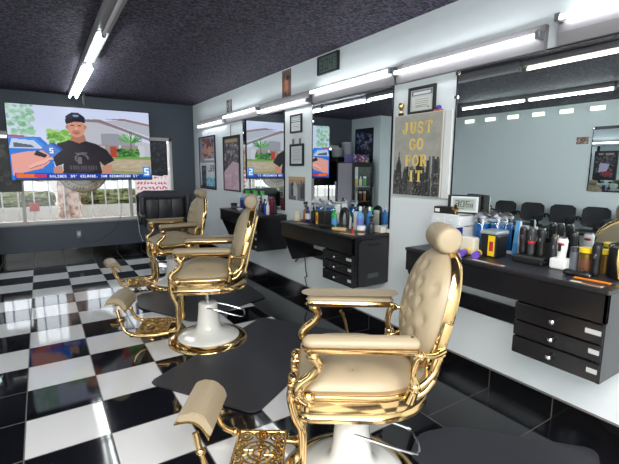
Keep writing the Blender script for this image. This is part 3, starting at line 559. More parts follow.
def strokes(ch):
    T, t_ = .22, .10   # thick, thin
    def arc(cx, cy, rx, ry, a0, a1, w): return [('a', cx, cy, rx, ry, a0, a1, w)]
    D = {'J': [('l', .62, 1, .62, .25, T), ('l', .42, 1, .82, 1, t_), ('a', .4, .25, .22, .22, 180, 360, .13), ('b', .22, .3, .1)],
      'U': [('l', .22, 1, .22, .3, T), ('l', .8, 1, .8, .3, t_), ('a', .5, .3, .29, .26, 180, 360, .12), ('l', .06, 1, .4, 1, t_), ('l', .66, 1, .96, 1, t_)],
      'S': [('a', .5, .73, .28, .22, 40, 270, .15), ('a', .5, .28, .28, .23, -140, 90, .17), ('l', .78, .95, .78, .75, t_), ('l', .2, .08, .2, .3, t_)],
      'T': [('l', .5, 1, .5, .05, T), ('l', .08, .97, .92, .97, t_), ('l', .1, 1, .1, .75, t_), ('l', .9, 1, .9, .75, t_), ('l', .3, .03, .7, .03, t_)],
      'G': [('a', .5, .5, .36, .45, 35, 325, .17), ('l', .82, .5, .82, .1, .18), ('l', .6, .48, .98, .48, t_), ('l', .8, .98, .8, .72, t_)],
      'O': [('a', .5, .5, .36, .45, 0, 360, .17)],
      'F': [('l', .26, 1, .26, .05, T), ('l', .08, .97, .88, .97, t_), ('l', .86, 1, .86, .72, t_), ('l', .26, .52, .66, .52, t_), ('l', .66, .64, .66, .4, t_), ('l', .08, .03, .46, .03, t_)],
      'R': [('l', .24, 1, .24, .05, T), ('l', .06, .97, .55, .97, t_), ('a', .52, .74, .24, .22, -90, 90, .15), ('l', .24, .52, .55, .52, t_), ('l', .52, .5, .82, .05, .18), ('l', .06, .03, .44, .03, t_), ('l', .7, .03, .98, .03, t_)],
      'I': [('l', .5, 1, .5, .0, T), ('l', .28, .97, .72, .97, t_), ('l', .28, .03, .72, .03, t_)]}
    return D[ch]
goldl = mat('gold_letter', (240, 212, 120), .4, .0)
def letters(bm, word, y, z, lh, adv):
    """word runs towards -Y (the reader faces +X)"""
    for ch in word:
        for s in strokes(ch):
            if s[0] == 'l': pts = [(s[1], s[2]), (s[3], s[4])]; w = s[5]
            elif s[0] == 'a':
                n = max(6, int(abs(s[6]-s[5])/20)); pts = [(s[1]+s[3]*math.cos(math.radians(s[5]+(s[6]-s[5])*k/n)), s[2]+s[4]*math.sin(math.radians(s[5]+(s[6]-s[5])*k/n))) for k in range(n+1)]; w = s[7]
            else: pts = [(s[1]-.08, s[2]), (s[1]+.08, s[2])]; w = .18
            for (a, b), (c, d) in zip(pts, pts[1:]):
                dx, dz = c-a, d-b; L = math.hypot(dx, dz) or 1; nx, nz = -dz/L*w/2, dx/L*w/2
                q = [(a+nx, b+nz), (c+nx, d+nz), (c-nx, d-nz), (a-nx, b-nz)]
                prism(bm, [(y-p[0]*lh*.82, z+p[1]*lh) for p in q], 'x', -.049, -.0418)
        y -= adv
    return bm
for word, yc, z in (('JUST', .0, .485), ('GO', 0, .36), ('FOR', 0, .235), ('IT', 0, .115)):
    adv = .078; obj('lettering', letters(B(), word, len(word)*adv/2-.004, z, .085, adv), goldl, t)
# thick white edge board behind / beside the canvas
o = obj('white_board', bx(XW-.03, XW-.001, 1.985, 2.05, 1.285, 1.925, bev=.003, seg=1), white); tag(o, 'narrow white board standing against the wall beside the gold-lettered canvas', 'board')
t = thing('gold_trophy', 'tiny gold trophy on a black base on top of the canvas', 'trophy', (XW-.02, 2.50, 1.925)); bm = lathe(B(), [(.006, .022), (.006, .04), (.02, .055), (.026, .08), (.02, .1), (.006, .104)], seg=16); obj('cup', bm, gold, t, True); obj('base', bx(-.014, .014, -.018, .018, 0, .022, bev=.003), blackm, t)
t = thing('toy_cap', 'tiny blue and orange cap on top of the canvas beside the certificate', 'toy', (XW-.02, 2.12, 1.925)); bm = ball(B(), (0, 0, .022), .022); obj('dome', bm, mat('toy_blue', (44, 66, 170), .4), t, True); obj('brim', bx(-.018, .018, -.035, .035, 0, .014, bev=.006), mat('toy_orange', (214, 96, 52), .4), t)
# clocks
SEG = {'0': 'abcdef', '1': 'bc', '2': 'abged', '3': 'abgcd', '4': 'fgbc', '5': 'afgcd', '6': 'afgedc', '7': 'abc', '8': 'abcdefg'}
def seg7(cv, ch, x, y, w, h, c, th):
    G = {'a': (x, y, x+w, y), 'b': (x+w, y, x+w, y+h/2), 'c': (x+w, y+h/2, x+w, y+h), 'd': (x, y+h, x+w, y+h), 'e': (x, y+h/2, x, y+h), 'f': (x, y, x, y+h/2), 'g': (x, y+h/2, x+w, y+h/2)}
    for s in SEG[ch]: cv.line(*G[s], th, c)
cv = Canvas(88, 50, (92, 108, 104)); 
for ch, x in (('3', .1), ('0', .36), ('4', .6)): seg7(cv, ch, x, .2, .13, .6, (28, 38, 40), .035)
cv.rect(.29, .35, .31, .42, (28, 38, 40)); cv.rect(.29, .6, .31, .67, (28, 38, 40)); [cv.rect(.84, .2+k*.2, .92, .28+k*.2, (66, 80, 80)) for k in range(4)]
framed('digital_clock', 'wide digital wall clock reading 3:04 above the lamps by the ceiling', 3.365, 3.72, 2.45, 2.63, cv, 'clock', .016, .03)

# ================================================================ BARBER CHAIRS
def dshape(r, x0, n=14, xf_=.25, front=.05):
    """D outline: flat front at xf_, round back"""
    pts = [(xf_, -r+front), (xf_, r-front)]
    for k in range(1, 4): a = k*math.pi/6; pts.append((xf_-front+front*math.cos(a), r-front+front*math.sin(a)))
    pts.append((xf_-front, r))
    for k in range(0, n+1): a = math.pi/2+k*math.pi/n; pts.append((x0+(r+.01)*math.cos(a)*.98, r*math.sin(a)))
    pts.append((xf_-front, -r))
    for k in range(2, -1, -1): a = -(k)*math.pi/6; pts.append((xf_-front+front*math.cos(a), -r+front+front*math.sin(a)))
    out = []
    for p in pts:
        if not out or math.hypot(p[0]-out[-1][0], p[1]-out[-1][1]) > .004: out.append(p)
    return out
def loft(bm, outline, levels, cx=0.):
    """levels: list of (scale, z, dx)"""
    rings = [[bm.verts.new((cx+(x-cx)*s, y*s, z)) for x, y in outline] for s, z in levels]
    for a, b in zip(rings, rings[1:]):
        for k in range(len(a)): bm.faces.new((a[k], a[(k+1) % len(a)], b[(k+1) % len(a)], b[k]))
    bm.faces.new(rings[0][::-1]); bm.faces.new(rings[-1]); return bm
def offs(bm, outline, prof, cx=0.):
    """prof: list of (inset in metres, z)"""
    n = len(outline); nr = []
    for i in range(n):
        a = Vector(outline[i-1]); c = Vector(outline[(i+1) % n]); d = (c-a).normalized(); nr.append(Vector((d.y, -d.x)))
    if (Vector(outline[0])-nr[0]*-.01-Vector((cx, 0))).length < (Vector(outline[0])-Vector((cx, 0))).length: nr = [-q for q in nr]
    rings = [[bm.verts.new((x-nr[i].x*ins, y-nr[i].y*ins, z)) for i, (x, y) in enumerate(outline)] for ins, z in prof]
    for a, b in zip(rings, rings[1:]):
        for k in range(n): bm.faces.new((a[k], a[(k+1) % n], b[(k+1) % n], b[k]))
    bm.faces.new(rings[0][::-1]); bm.faces.new(rings[-1]); return bm
def cushion_disc(bm, bnd, thick, tuft, nr=26, na=56, seam=.012, power=3.2, bulge=0., ex_=1.):
    """bnd(angle)->(u,v) boundary; returns surface z(u,v) domed, tufted; built in u,v,w with w = height"""
    def wfun(rho, u, v):
        base = thick*max(1-rho**power, 0)**ex_
        d = 0
        for (tu, tv) in tuft: d += .6*math.exp(-((u-tu)**2+(v-tv)**2)/(.014**2)) + .18*math.exp(-((u-tu)**2+(v-tv)**2)/(.036**2))
        return max(base - min(d, 1.1)*.026*(1 if rho < .9 else 0), 0)
    top = bm.verts.new((0, 0, wfun(0, 0, 0))); rings = []
    for i in range(1, nr+1):
        rho = 1-(1-i/nr)**1.5; ring = []; ex = 1+bulge*math.sin(math.pi*min(max((rho-.7)/.3, 0), 1))
        for k in range(na):
            bu, bv = bnd(2*math.pi*k/na); u, v = bu*rho, bv*rho; ring.append(bm.verts.new((u*ex, v*ex, wfun(rho, u, v))))
        rings.append(ring)
    for q in (.3, .6, .8): rings.append([bm.verts.new((bnd(2*math.pi*k/na)[0]*(1+bulge*.4*math.sin(math.pi*q)), bnd(2*math.pi*k/na)[1]*(1+bulge*.4*math.sin(math.pi*q)), -seam*q)) for k in range(na)])
    rings.append([bm.verts.new((bnd(2*math.pi*k/na)[0]*.99, bnd(2*math.pi*k/na)[1]*.99, -seam)) for k in range(na)])
    for k in range(na): bm.faces.new((top, rings[0][k], rings[0][(k+1) % na]))
    for a, b in zip(rings, rings[1:]):
        for k in range(na): bm.faces.new((a[k], b[k], b[(k+1) % na], a[(k+1) % na]))
    bm.faces.new(rings[-1]); return bm, wfun
def creased(bm, pts_pairs): return bm

def make_barber_chair(label, loc, rz):
    t = thing('barber_chair', label, 'barber chair', loc, rz, 'gold and tan barber chairs')
    # base
    bm = lathe(B(), [(.33, 0), (.345, .004), (.345, .014), (.32, .03), (.27, .042), (.262, .04)], seg=56); obj('base_ring', bm, gold, t, True, 60)
    bm = lathe(B(), [(.265, .038), (.262, .046), (.22, .062), (.15, .085), (.11, .11), (.098, .15), (.09, .22), (.082, .30), (.08, .335), (.07, .342)], seg=48); obj('pedestal', bm, enamel, t, True, 60)
    bm = lathe(B(), [(.024, .33), (.024, .52)], seg=20); obj('lift_piston', bm, chrome, t, True)
    obj('under_frame', bx(-.16, .16, -.12, .12, .485, .515, bev=.01), blackm, t)
    # seat ring
    out = dshape(.275, -.06)
    bm = offs(B(), out, [(.05, .488), (.004, .488), (-.002, .493), (-.002, .507), (.006, .513), (.009, .53), (.009, .578), (.005, .588), (-.004, .594), (-.007, .604), (-.002, .612), (.05, .612)])
    obj('seat_ring', bm, gold, t, True, 50)
    # seat cushion
    inn = dshape(.262, -.06)
    def bnd(a, P=inn):
        # ray from centre
        c, s = math.cos(a), math.sin(a); best = None
        for (x1, y1), (x2, y2) in zip(P, P[1:]+P[:1]):
            dx, dy = x2-x1, y2-y1; den = c*dy-s*dx
            if abs(den) < 1e-9: continue
            tt = (x1*dy-y1*dx)/den; uu = (x1*s-y1*c)/den
            if tt > 0 and -1e-6 <= uu <= 1+1e-6 and (best is None or tt > best): best = tt
        return best*c, best*s
    tufts = [(.12, -.09), (.12, .09), (.02, 0), (.02, -.17), (.02, .17), (-.09, -.09), (-.09, .09), (-.2, 0)]
    bm = B(); _, wf = cushion_disc(bm, bnd, .125, tufts, seam=.01, power=2.1, bulge=.05, ex_=.95); xf(bm, Matrix.Translation((0, 0, .618)))
    cu = obj('seat_cushion', bm, tan, t, True, 80)
    for (u, v) in tufts: obj('button', ball(B(), (u, v, .618+wf(math.hypot(u, v)/.25, u, v)+.003), .013, 1, 1, .5, 10, 6), tanb, cu, True)
    obj('seat_piping', offs(B(), inn, [(.01, .610), (-.004, .612), (-.006, .620), (.006, .626)]), tanb, cu, True)
    # armrests with posts
    for s in (-1, 1):
        y = s*.29
        bm = B(); prof = [(-.265, .0), (-.262, .012), (-.245, .02)]
        pts = []
        for k in range(9): a = math.pi/2+k*math.pi/8; pts.append((-.205+.034*math.cos(a)*.6, y+.036*math.sin(a)))
        for k in range(9): a = -math.pi/2+k*math.pi/8; pts.append((.19+.036*math.cos(a), y+.036*math.sin(a)))
        bm = offs(B(), pts, [(.006, .838), (-.002, .842), (-.004, .852), (-.001, .862), (.008, .870), (.018, .875), (.03, .876)], cx=-.02); ar = obj('armrest_pad', bm, tan, t, True, 60)
        bm = offs(B(), pts, [(.012, .810), (.004, .814), (.001, .822), (-.005, .828), (-.005, .836), (.004, .839)], cx=-.02); obj('arm_frame', bm, gold, t, True, 50)
        bm = B(); tube(bm, [(.175, y, .815), (.185, y, .79), (.165, y, .755), (.185, y, .715), (.238, y, .668), (.245, y, .63), (.215, y*.97, .595)], [.018, .024, .019, .019, .023, .027, .022], 12, flat=1.15)
        ball(bm, (.205, y*.95, .60), .032, 1, .9, 1.1); ball(bm, (.19, y, .79), .027, 1, .9, .8); ball(bm, (.247, y, .645), .028, .9, 1, 1)
        obj('front_arm_post', bm, gold, t, True, 60)
        bm = B(); tube(bm, [(-.235, y, .815), (-.215, y, .78), (-.205, y, .72), (-.215, y, .67), (-.2, y*.95, .60)], [.022, .018, .015, .02, .026], 12); ball(bm, (-.215, y, .665), .026); ball(bm, (-.232, y, .80), .025, 1, 1, .8)
        obj('rear_arm_post', bm, gold, t, True, 60)
        # braces to the back
        bm = B(); tube(bm, [(-.20, y*.97, .64), (-.25, y*.93, .66), (-.30, y*.86, .70), (-.325, y*.84, .76)], [.017, .014, .014, .013], 10, flat=.8); tube(bm, [(-.19, y*.93, .60), (-.26, y*.88, .62), (-.305, y*.84, .67)], [.016, .013, .011], 10, flat=.8)
        if s < 0: tube(bm, [(-.225, y, .80), (-.29, y*.95, .80), (-.34, y*.86, .82)], .011, 8)
        else: tube(bm, [(-.225, y, .80), (-.29, y*.95, .79), (-.34, y*.86, .80)], .011, 8)
        obj('back_brace', bm, gold, t, True, 60)
        # fluted leg-rest side rails
        yy = s*.115
        lg = B()
        for q in (-.024, 0, .024):
            tube(lg, [(.275, yy+q, .60), (.282, yy+q, .52), (.262, yy+q, .43), (.235, yy+q, .37), (.232, yy+q, .26), (.236, yy+q*.8, .18), (.262, yy+q*.5, .142), (.34, yy+q*.3, .138)], [.02, .022, .021, .02, .019, .018, .017, .013], 8)
        ball(lg, (.272, yy, .60), .038, .8, 1.1, .9); box(lg, .24, .30, yy-.045, yy+.045, .53, .60, bev=.012)
        obj('footrest_rail', lg, gold, t, True, 60)
        bm = B(); tube(bm, [(.31, s*.15, .135), (.44, s*.175, .127), (.56, s*.175, .13), (.63, s*.165, .155), (.665, s*.155, .19), (.69, s*.15, .26), (.715, s*.135, .345)], [.013, .013, .014, .016, .015, .014, .016], 10); ball(bm, (.60, s*.172, .14), .022); ball(bm, (.69, s*.15, .262), .022); obj('footrest_arm', bm, gold, t, True, 60)
    # filigree foot plate
    fp = B(); x0, x1, yw = .33, .57, .165; z = .150
    for a, b in (((x0, -yw), (x1, -yw)), ((x1, -yw), (x1, yw)), ((x1, yw), (x0, yw)), ((x0, yw), (x0, -yw))): tube(fp, [(a[0], a[1], z), (b[0], b[1], z)], .008, 6, smooth=False)
    def rg(cx, cy, r, th=.0055, n=14):
        P = [(cx+r*math.cos(2*math.pi*k/n), cy+r*math.sin(2*math.pi*k/n), z) for k in range(n+1)]; tube(fp, P, th, 5, smooth=False)
    for r in (.03, .055, .085): rg(.45, 0, r)
    for k in range(12): a = k*math.pi/6; tube(fp, [(.45+.03*math.cos(a), .03*math.sin(a), z), (.45+.085*math.cos(a+.3), .085*math.sin(a+.3), z)], .004, 5, smooth=False)
    for cx, cy, r in ((.37, .12, .035), (.53, .12, .035), (.37, -.12, .035), (.53, -.12, .035), (.45, .13, .032), (.45, -.13, .032), (.36, .06, .025), (.54, .06, .025), (.36, -.06, .025), (.54, -.06, .025), (.36, 0, .024), (.545, 0, .022)): rg(cx, cy, r); rg(cx, cy, r*.5, .005, 10)
    for k in range(9):
        yk = -yw+.02+k*.036; tube(fp, [(x0, yk, z), (x0+.05, yk+.02, z)], .003, 5, smooth=False); tube(fp, [(x1, yk, z), (x1-.05, yk+.02, z)], .003, 5, smooth=False)
    for k in range(7): xk = x0+.03+k*.03; tube(fp, [(xk, -yw, z), (xk+.02, -.1, z)], .003, 5, smooth=False); tube(fp, [(xk, yw, z), (xk+.02, .1, z)], .003, 5, smooth=False)
    obj('foot_plate', fp, goldb, t, True, 60)
    bm = B(); tube(bm, [(.45, -.17, .132), (.45, .17, .132)], .011, 8, smooth=False); ball(bm, (.45, .14, .08), .02, 1, 1, .8); ball(bm, (.45, -.14, .08), .02, 1, 1, .8); obj('cross_bar', bm, gold, t, True)
    # calf pad: curved slab
    bm = B(); arc = []; n = 9
    for k in range(n+1):
        a = k/n; px = .655+.17*a; pz = .385+.045*math.sin(math.pi*a); arc.append((px, pz))
    arc = [(.648+.0*k, 0) for k in range(0)] + arc
    def rot(p): # tilt the slab
        c, s_ = math.cos(PADA), math.sin(PADA); x, zz = p[0]-.74, p[1]-.39; return (.715+x*c-zz*s_, .385+x*s_+zz*c)
    PADA = math.radians(24)
    up_ = [rot((x, zz+.022)) for x, zz in arc]; dn = [rot((x, zz-.018)) for x, zz in arc]
    bm = prism(B(), up_+dn[::-1], 'y', -.15, .15); bmesh.ops.bevel(bm, geom=[e for e in bm.edges], offset=.006, segments=2, affect='EDGES'); pd = obj('calf_pad', bm, tan, t, True, 50)
    dn2 = [rot((x, zz-.018)) for x, zz in arc]; dn3 = [rot((x, zz-.03)) for x, zz in arc]
    obj('pad_backplate', prism(B(), dn2+dn3[::-1], 'y', -.153, .153), goldb, t, True, 50)
    # back: tilted oval, built in (u across, v up, w forward)
    tilt = math.radians(13)
    mt = Matrix.Translation((-.335, 0, .915)) @ Matrix.Rotation(-tilt, 4, 'Y') @ Matrix(((0, 0, 1, 0), (1, 0, 0, 0), (0, 1, 0, 0), (0, 0, 0, 1)))
    a_, b_ = .232, .268
    def bo(an):
        c, s_ = math.cos(an), math.sin(an); k = (abs(c)**2.25+abs(s_)**2.25)**(-1/2.25); return a_*c*k, b_*s_*k
    tf = [(u*.085-(.0425 if j % 2 else 0), v) for j, v in enumerate([-.17, -.10, -.03, .04, .11, .18]) for u in (-2, -1, 0, 1, 2)]
    tf = [p for p in tf if (p[0]/(a_*.86))**2+(p[1]/(b_*.86))**2 < 1]
    bm = B(); _, wf = cushion_disc(bm, bo, .105, tf, nr=30, na=64, seam=.02, power=3.2, bulge=.02, ex_=.75); xf(bm, mt); cu = obj('back_cushion', bm, tan, t, True, 80)
    for (u, v) in tf: obj('button', xf(ball(B(), (u, v, wf(math.sqrt((u/a_)**2+(v/b_)**2), u, v)+.002), .009, 1, 1, .5, 8, 5), mt), tanb, cu, True)
    bm = B(); n = 64; prof = [(1.0, .006), (1.035, .010), (1.05, .004), (1.052, -.030), (1.04, -.036), (1.0, -.036)]
    rings = [[bm.verts.new((bo(2*math.pi*k/n)[0]*s_, bo(2*math.pi*k/n)[1]*s_, w)) for k in range(n)] for s_, w in prof]
    for A_, B_ in zip(rings, rings[1:]+rings[:1]):
        for k in range(n): bm.faces.new((A_[k], B_[k], B_[(k+1) % n], A_[(k+1) % n]))
    obj('back_rim', xf(bm, mt), gold, t, True, 45)
    bm = B(); 
    P = [bo(2*math.pi*k/n) for k in range(n)]; ra = [bm.verts.new((x*1.0, y_*1.0, -.02)) for x, y_ in P]; rb = [bm.verts.new((x*1.01, y_*1.01, -.034)) for x, y_ in P]; rc = [bm.verts.new((x*.85, y_*.85, -.05)) for x, y_ in P]
    for A_, B_ in ((ra, rb), (rb, rc)):
        for k in range(n): bm.faces.new((A_[k], A_[(k+1) % n], B_[(k+1) % n], B_[k]))
    bm.faces.new(ra); bm.faces.new(rc); obj('back_shell', xf(bm, mt), tan, t, True, 50)
    # spine strap, rear; its black strip imitates a dark reflection in the gold
    bm = B(); box(bm, -.03, .03, -.30, .20, -.072, -.050, bev=.006); obj('spine_bracket', xf(bm, mt), gold, t)
    bm = B(); box(bm, -.02, .02, -.02, .17, -.075, -.0715, bev=.001); obj('spine_dark_reflection', xf(bm, mt), blackm, t)
    for s in (-1, 1):
        bm = B(); box(bm, s*.232-.006, s*.232+.010*s+.006, -.26, .0, -.036, .0, bev=.004); xf(bm, mt); ball(bm, tuple(mt @ Vector((s*.245, -.13, -.03))), .011); obj('side_strap', bm, gold, t, True, 50)
    # headrest
    bm = B(); hp = [(.0, -.104), (.040, -.104), (.052, -.100), (.058, -.088), (.061, -.06), (.0615, 0), (.061, .06), (.058, .088), (.052, .100), (.040, .104), (.0, .104)]
    lathe(bm, hp, seg=28, sx=.95, sy=1.0); xf(bm, Matrix.Translation((-.385, 0, 1.222)) @ Matrix.Rotation(-tilt, 4, 'Y') @ Matrix.Rotation(math.pi/2, 4, 'X') ); obj('headrest', bm, tan, t, True, 80)
    bm = B(); tube(bm, [(-.40, 0, 1.22), (-.42, 0, 1.15), (-.41, 0, 1.06)], .014, 8); box(bm, -.425, -.36, -.04, .04, 1.148, 1.165, bev=.005); obj('headrest_stem', bm, gold, t, True, 50)
    # levers
    bm = tube(B(), [(.0, .08, .31), (-.1, .1, .29), (-.27, .1, .235), (-.31, .06, .225), (-.31, -.06, .225), (-.27, -.1, .235), (-.1, -.1, .29), (.0, -.08, .31)], .0065, 8); obj('pump_handle', bm, chrome, t, True)
    bm = tube(B(), [(-.0, -.315, .60), (.015, -.325, .68), (.03, -.33, .735), (.045, -.33, .76)], [.007, .007, .009, .010], 8); obj('recline_lever', bm, gold, t, True)
    return t
A1, A2, A3 = (math.radians(a) for a in (146, 155, 180))
ch1 = make_barber_chair('gold and tan leather barber chair in the foreground, nearest the camera', (1.165, 1.41, 0), A1)
ch2 = dup(ch1, (1.15, 3.40, 0), A2, 'gold and tan barber chair in the middle of the row, beside the slanted floor mat')
ch3 = dup(ch1, (1.37, 5.35, 0), A3, 'gold and tan barber chair farthest back, in front of the black cape-covered chair')
for c_, dz in ((ch1, -.02), (ch3, -.05)):          # these two are pumped lower
    for k in c_.children:
        if not k.name.startswith(('base_ring', 'pedestal')): k.location.z += dz
t = thing('salon_chair', 'black padded salon chair with chrome sides by the window', 'chair', (1.62, 6.55, 0), math.radians(-96)); t.scale = (1.08, 1.1, 1.08)
obj('seat', bx(-.28, .26, -.27, .27, .42, .56, bev=.04, seg=3), leatherk, t, True)
bm = B(); box(bm, -.36, -.24, -.29, .29, .50, 1.02, bev=.045, seg=3); obj('backrest', xf(bm, Matrix.Translation((0, 0, 0))), leatherk, t, True)
bm = B(); [box(bm, -.25, -.215, -.09+y, .09+y, .56, .98, bev=.015, seg=2) for y in (-.18, 0, .18)]; obj('back_panels', bm, leatherk, t, True)
for s in (-1, 1):
    bm = B(); box(bm, -.30, -.1, s*.31-.035, s*.31+.035, .6, 1.0, bev=.03, seg=3); obj('side_wing', bm, leatherk, t, True)
    obj('armrest', bx(-.25, .2, s*.33-.035, s*.33+.035, .70, .75, bev=.015), leatherk, t, True)
    obj('chrome_side', tube(B(), [(-.32, s*.37, .95), (-.2, s*.375, .72), (-.12, s*.37, .5), (-.05, s*.34, .36)], .018, 8, flat=.6), chrome, t, True)
bm = B(); lathe(bm, [(.29, 0), (.29, .02), (.1, .04), (.05, .06), (.045, .42), (.1, .425)], seg=32); obj('pedestal', bm, chrome, t, True)
obj('foot_bar', tube(B(), [(.1, -.2, .4), (.3, -.2, .22), (.36, -.18, .12), (.36, .18, .12), (.3, .2, .22), (.1, .2, .4)], .018, 8), chrome, t, True)
o = thing('salon_cape', 'dark cape draped over the top of the black padded salon chair', 'cape', (1.62, 6.55, 0), math.radians(-96)); o.scale = (1.08, 1.1, 1.08)
pr = [(-.46, .55), (-.445, .8), (-.415, 1.0), (-.37, 1.045), (-.25, 1.045), (-.20, 1.0), (-.195, .93)]
bm = B(); ny = 14; G = [[bm.verts.new((x+random.uniform(-.006, .006)-.02*abs(k/ny-.5), -.37+.74*k/ny, z+random.uniform(-.004, .004)-.10*max(0, abs(k/ny-.5)-.36)*4)) for x, z in pr] for k in range(ny+1)]
for a, b in zip(G, G[1:]):
    for k in range(len(pr)-1): bm.faces.new((a[k], a[k+1], b[k+1], b[k]))
cl = obj('cloth', bm, mat('cape_cloth', (48, 50, 58), .6), o, True, 180); md = cl.modifiers.new('thick', 'SOLIDIFY'); md.thickness = .008; md.offset = 1

# ================================================================ FLOOR MATS
def mat_slab(pts, label, th=.014):
    bm = B(); P = []
    n = len(pts)
    for i in range(n):
        p = Vector(pts[i]); a = (Vector(pts[i-1])-p).normalized()*.06; b = (Vector(pts[(i+1) % n])-p).normalized()*.06
        P += [tuple(p+a), tuple(p+a*.3+b*.3), tuple(p+b)]
    prism(bm, P, 'z', 0.0005, th); o = obj('floor_mat', bm, rubber); tag(o, label, 'floor mat', 'black anti-fatigue floor mats')
    md = o.modifiers.new('bevel', 'BEVEL'); md.width = .006; md.segments = 2; md.limit_method = 'ANGLE'; return o
mat_slab([(.52, 2.875), (1.0, 2.13), (2.25, 2.87), (1.78, 3.62)], 'black floor mat lying between the near and middle barber chairs')
mat_slab([(.78, 4.58), (1.15, 3.85), (2.12, 4.19), (2.16, 4.87), (1.5, 5.2), (.85, 5.05)], 'dark floor mat under the farthest barber chair')
mat_slab([(1.50, 1.35), (1.82, .55), (2.42, .85), (1.93, 1.40), (1.70, 1.47)], 'black floor mat at the bottom right, beside the near chair')

# ================================================================ THINGS ON THE COUNTERS
def bottle(name, label, cat, x, y, z, r, h, body, cap=None, kind='round', band=None, group=None, rz=0):
    t = thing(name, label, cat, (x, y, z+.0005), rz, group)
    if kind == 'round': hb = h*.78; pr = [(r*.9, 0), (r, .006), (r, hb*.8), (r*.85, hb*.92), (r*.4, hb), (r*.38, h*.86)]; sx = sy = 1
    elif kind == 'flat': hb = h*.8; pr = [(r*.9, 0), (r, .006), (r, hb*.85), (r*.8, hb*.95), (r*.35, hb), (r*.33, h*.86)]; sx, sy = .6, 1
    elif kind in ('spray', 'pump'): hb = h*.62; pr = [(r*.9, 0), (r, .006), (r, hb*.78), (r*.8, hb*.92), (r*.36, hb), (r*.34, h*.72)]; sx = sy = 1
    elif kind == 'tub': hb = h*.72; pr = [(r*.85, 0), (r*.95, .004), (r, hb)]; sx = sy = 1
    elif kind == 'can': hb = h*.82; pr = [(r*.95, 0), (r, .004), (r, hb*.95), (r*.7, hb)]; sx = sy = 1
    obj('body', lathe(B(), pr, seg=20, sx=sx, sy=sy), body, t, True)
    if band: obj('label_band', lathe(B(), [(r*1.012, hb*.22), (r*1.015, hb*.24), (r*1.015, hb*.68), (r*1.012, hb*.7)], seg=20, sx=sx*1.01, sy=sy), band, t, True)
    c = cap or white
    if kind in ('round', 'flat'): obj('cap', lathe(B(), [(r*.45, h*.84), (r*.45, h*.97), (r*.3, h)], seg=16), c, t, True)
    elif kind == 'spray':
        bm = lathe(B(), [(r*.42, h*.70), (r*.42, h*.78), (r*.22, h*.82)], seg=14); box(bm, -r*.95, r*.5, -r*.22, r*.22, h*.86, h, bev=r*.12); box(bm, -r*.2, r*.2, -r*.2, r*.2, h*.78, h*.9, bev=r*.06); tube(bm, [(-r*.6, 0, h*.9), (-r*.75, 0, h*.8), (-r*.6, 0, h*.72)], r*.1, 6); obj('trigger_head', bm, c, t, True)
    elif kind == 'pump':
        bm = lathe(B(), [(r*.42, h*.70), (r*.42, h*.78), (r*.14, h*.79), (r*.14, h*.93)], seg=14); box(bm, -r*.9, r*.3, -r*.2, r*.2, h*.92, h, bev=r*.08); obj('pump_head', bm, c, t, True)
    elif kind in ('tub', 'can'): obj('lid', lathe(B(), [(r*1.04, hb), (r*1.05, h*.98), (r*.9, h)], seg=20), c, t, True)
    return t
Cm = lambda n, c, r=.3, **k: mat('colour_'+n, c, r, **k)
bluel = Cm('barber_blue', (10, 92, 160), .12); navy = Cm('navy', (38, 40, 120)); cream = Cm('cream', (226, 220, 200)); amber = Cm('amber', (186, 122, 50), .2); green = Cm('green', (40, 170, 60)); lblue = Cm('light_blue', (90, 160, 214)); red = Cm('red', (190, 40, 44)); yel = Cm('yellow', (232, 200, 40)); purp = Cm('purple', (108, 76, 184)); orange = Cm('orange', (240, 142, 40)); brown = Cm('brown', (110, 70, 50)); lgrey = Cm('grey_bottle', (96, 104, 112)); bron = Cm('bronze', (150, 118, 60), .25, metal=.7); wood = Cm('wood', (206, 176, 130), .5); frost = Cm('frosted_plastic', (214, 220, 226), .25); dgrey = Cm('dark_grey', (58, 60, 64))
def disinfect_jar(label, x, y, z, h=.27, r=.048, group=None):
    t = thing('disinfectant_jar', label, 'jar', (x, y, z), 0, group)
    obj('liquid', lathe(B(), [(r*.96, .004), (r*.96, h*.68)], seg=24), bluel, t, True); obj('glass_body', lathe(B(), [(r, 0), (r, h*.82), (r*.96, h*.83)], seg=24), clearp, t, True)
    obj('lid', lathe(B(), [(r*1.04, h*.80), (r*1.04, h*.86), (r*.5, h*.92), (r*.2, h*.95)], seg=24), steel, t, True); obj('lift_knob', lathe(B(), [(r*.2, h*.93), (r*.26, h*.97), (r*.1, h)], seg=14), blackm, t, True); return t
def organizer(label, x, y, z, w, d, h, n, group=None, cols=1):
    """x = back edge; w along the wall (y), d toward the room"""
    t = thing('drawer_organizer', label, 'organizer', (x, y, z+.0005), 0, group)
    bm = B(); box(bm, -d, 0, -w/2, -w/2+.008, 0, h, bev=.002, seg=1); box(bm, -d, 0, w/2-.008, w/2, 0, h, bev=.002, seg=1); box(bm, -d, 0, -w/2, w/2, h-.01, h, bev=.002, seg=1); box(bm, -d, 0, -w/2, w/2, 0, .008); box(bm, -.006, 0, -w/2, w/2, 0, h)
    for k in range(1, n): box(bm, -d, 0, -w/2, w/2, h*k/n-.003, h*k/n+.003)
    if cols > 1: box(bm, -d-.002, 0, -.006, .006, 0, h)
    obj('shell', bm, white, t)
    cw = (w-.016)/cols
    for c in range(cols):
        for k in range(n):
            y0 = -w/2+.01+c*cw; dr = obj('drawer', bx(-d-.004, -.02, y0, y0+cw-.004, h*k/n+.008, h*(k+1)/n-.008, bev=.003), frost, t); obj('drawer_pull', bx(-d-.012, -d-.004, y0+cw*.4, y0+cw*.6, h*(k+.5)/n-.006, h*(k+.5)/n+.004, bev=.002), white, dr)
    return t
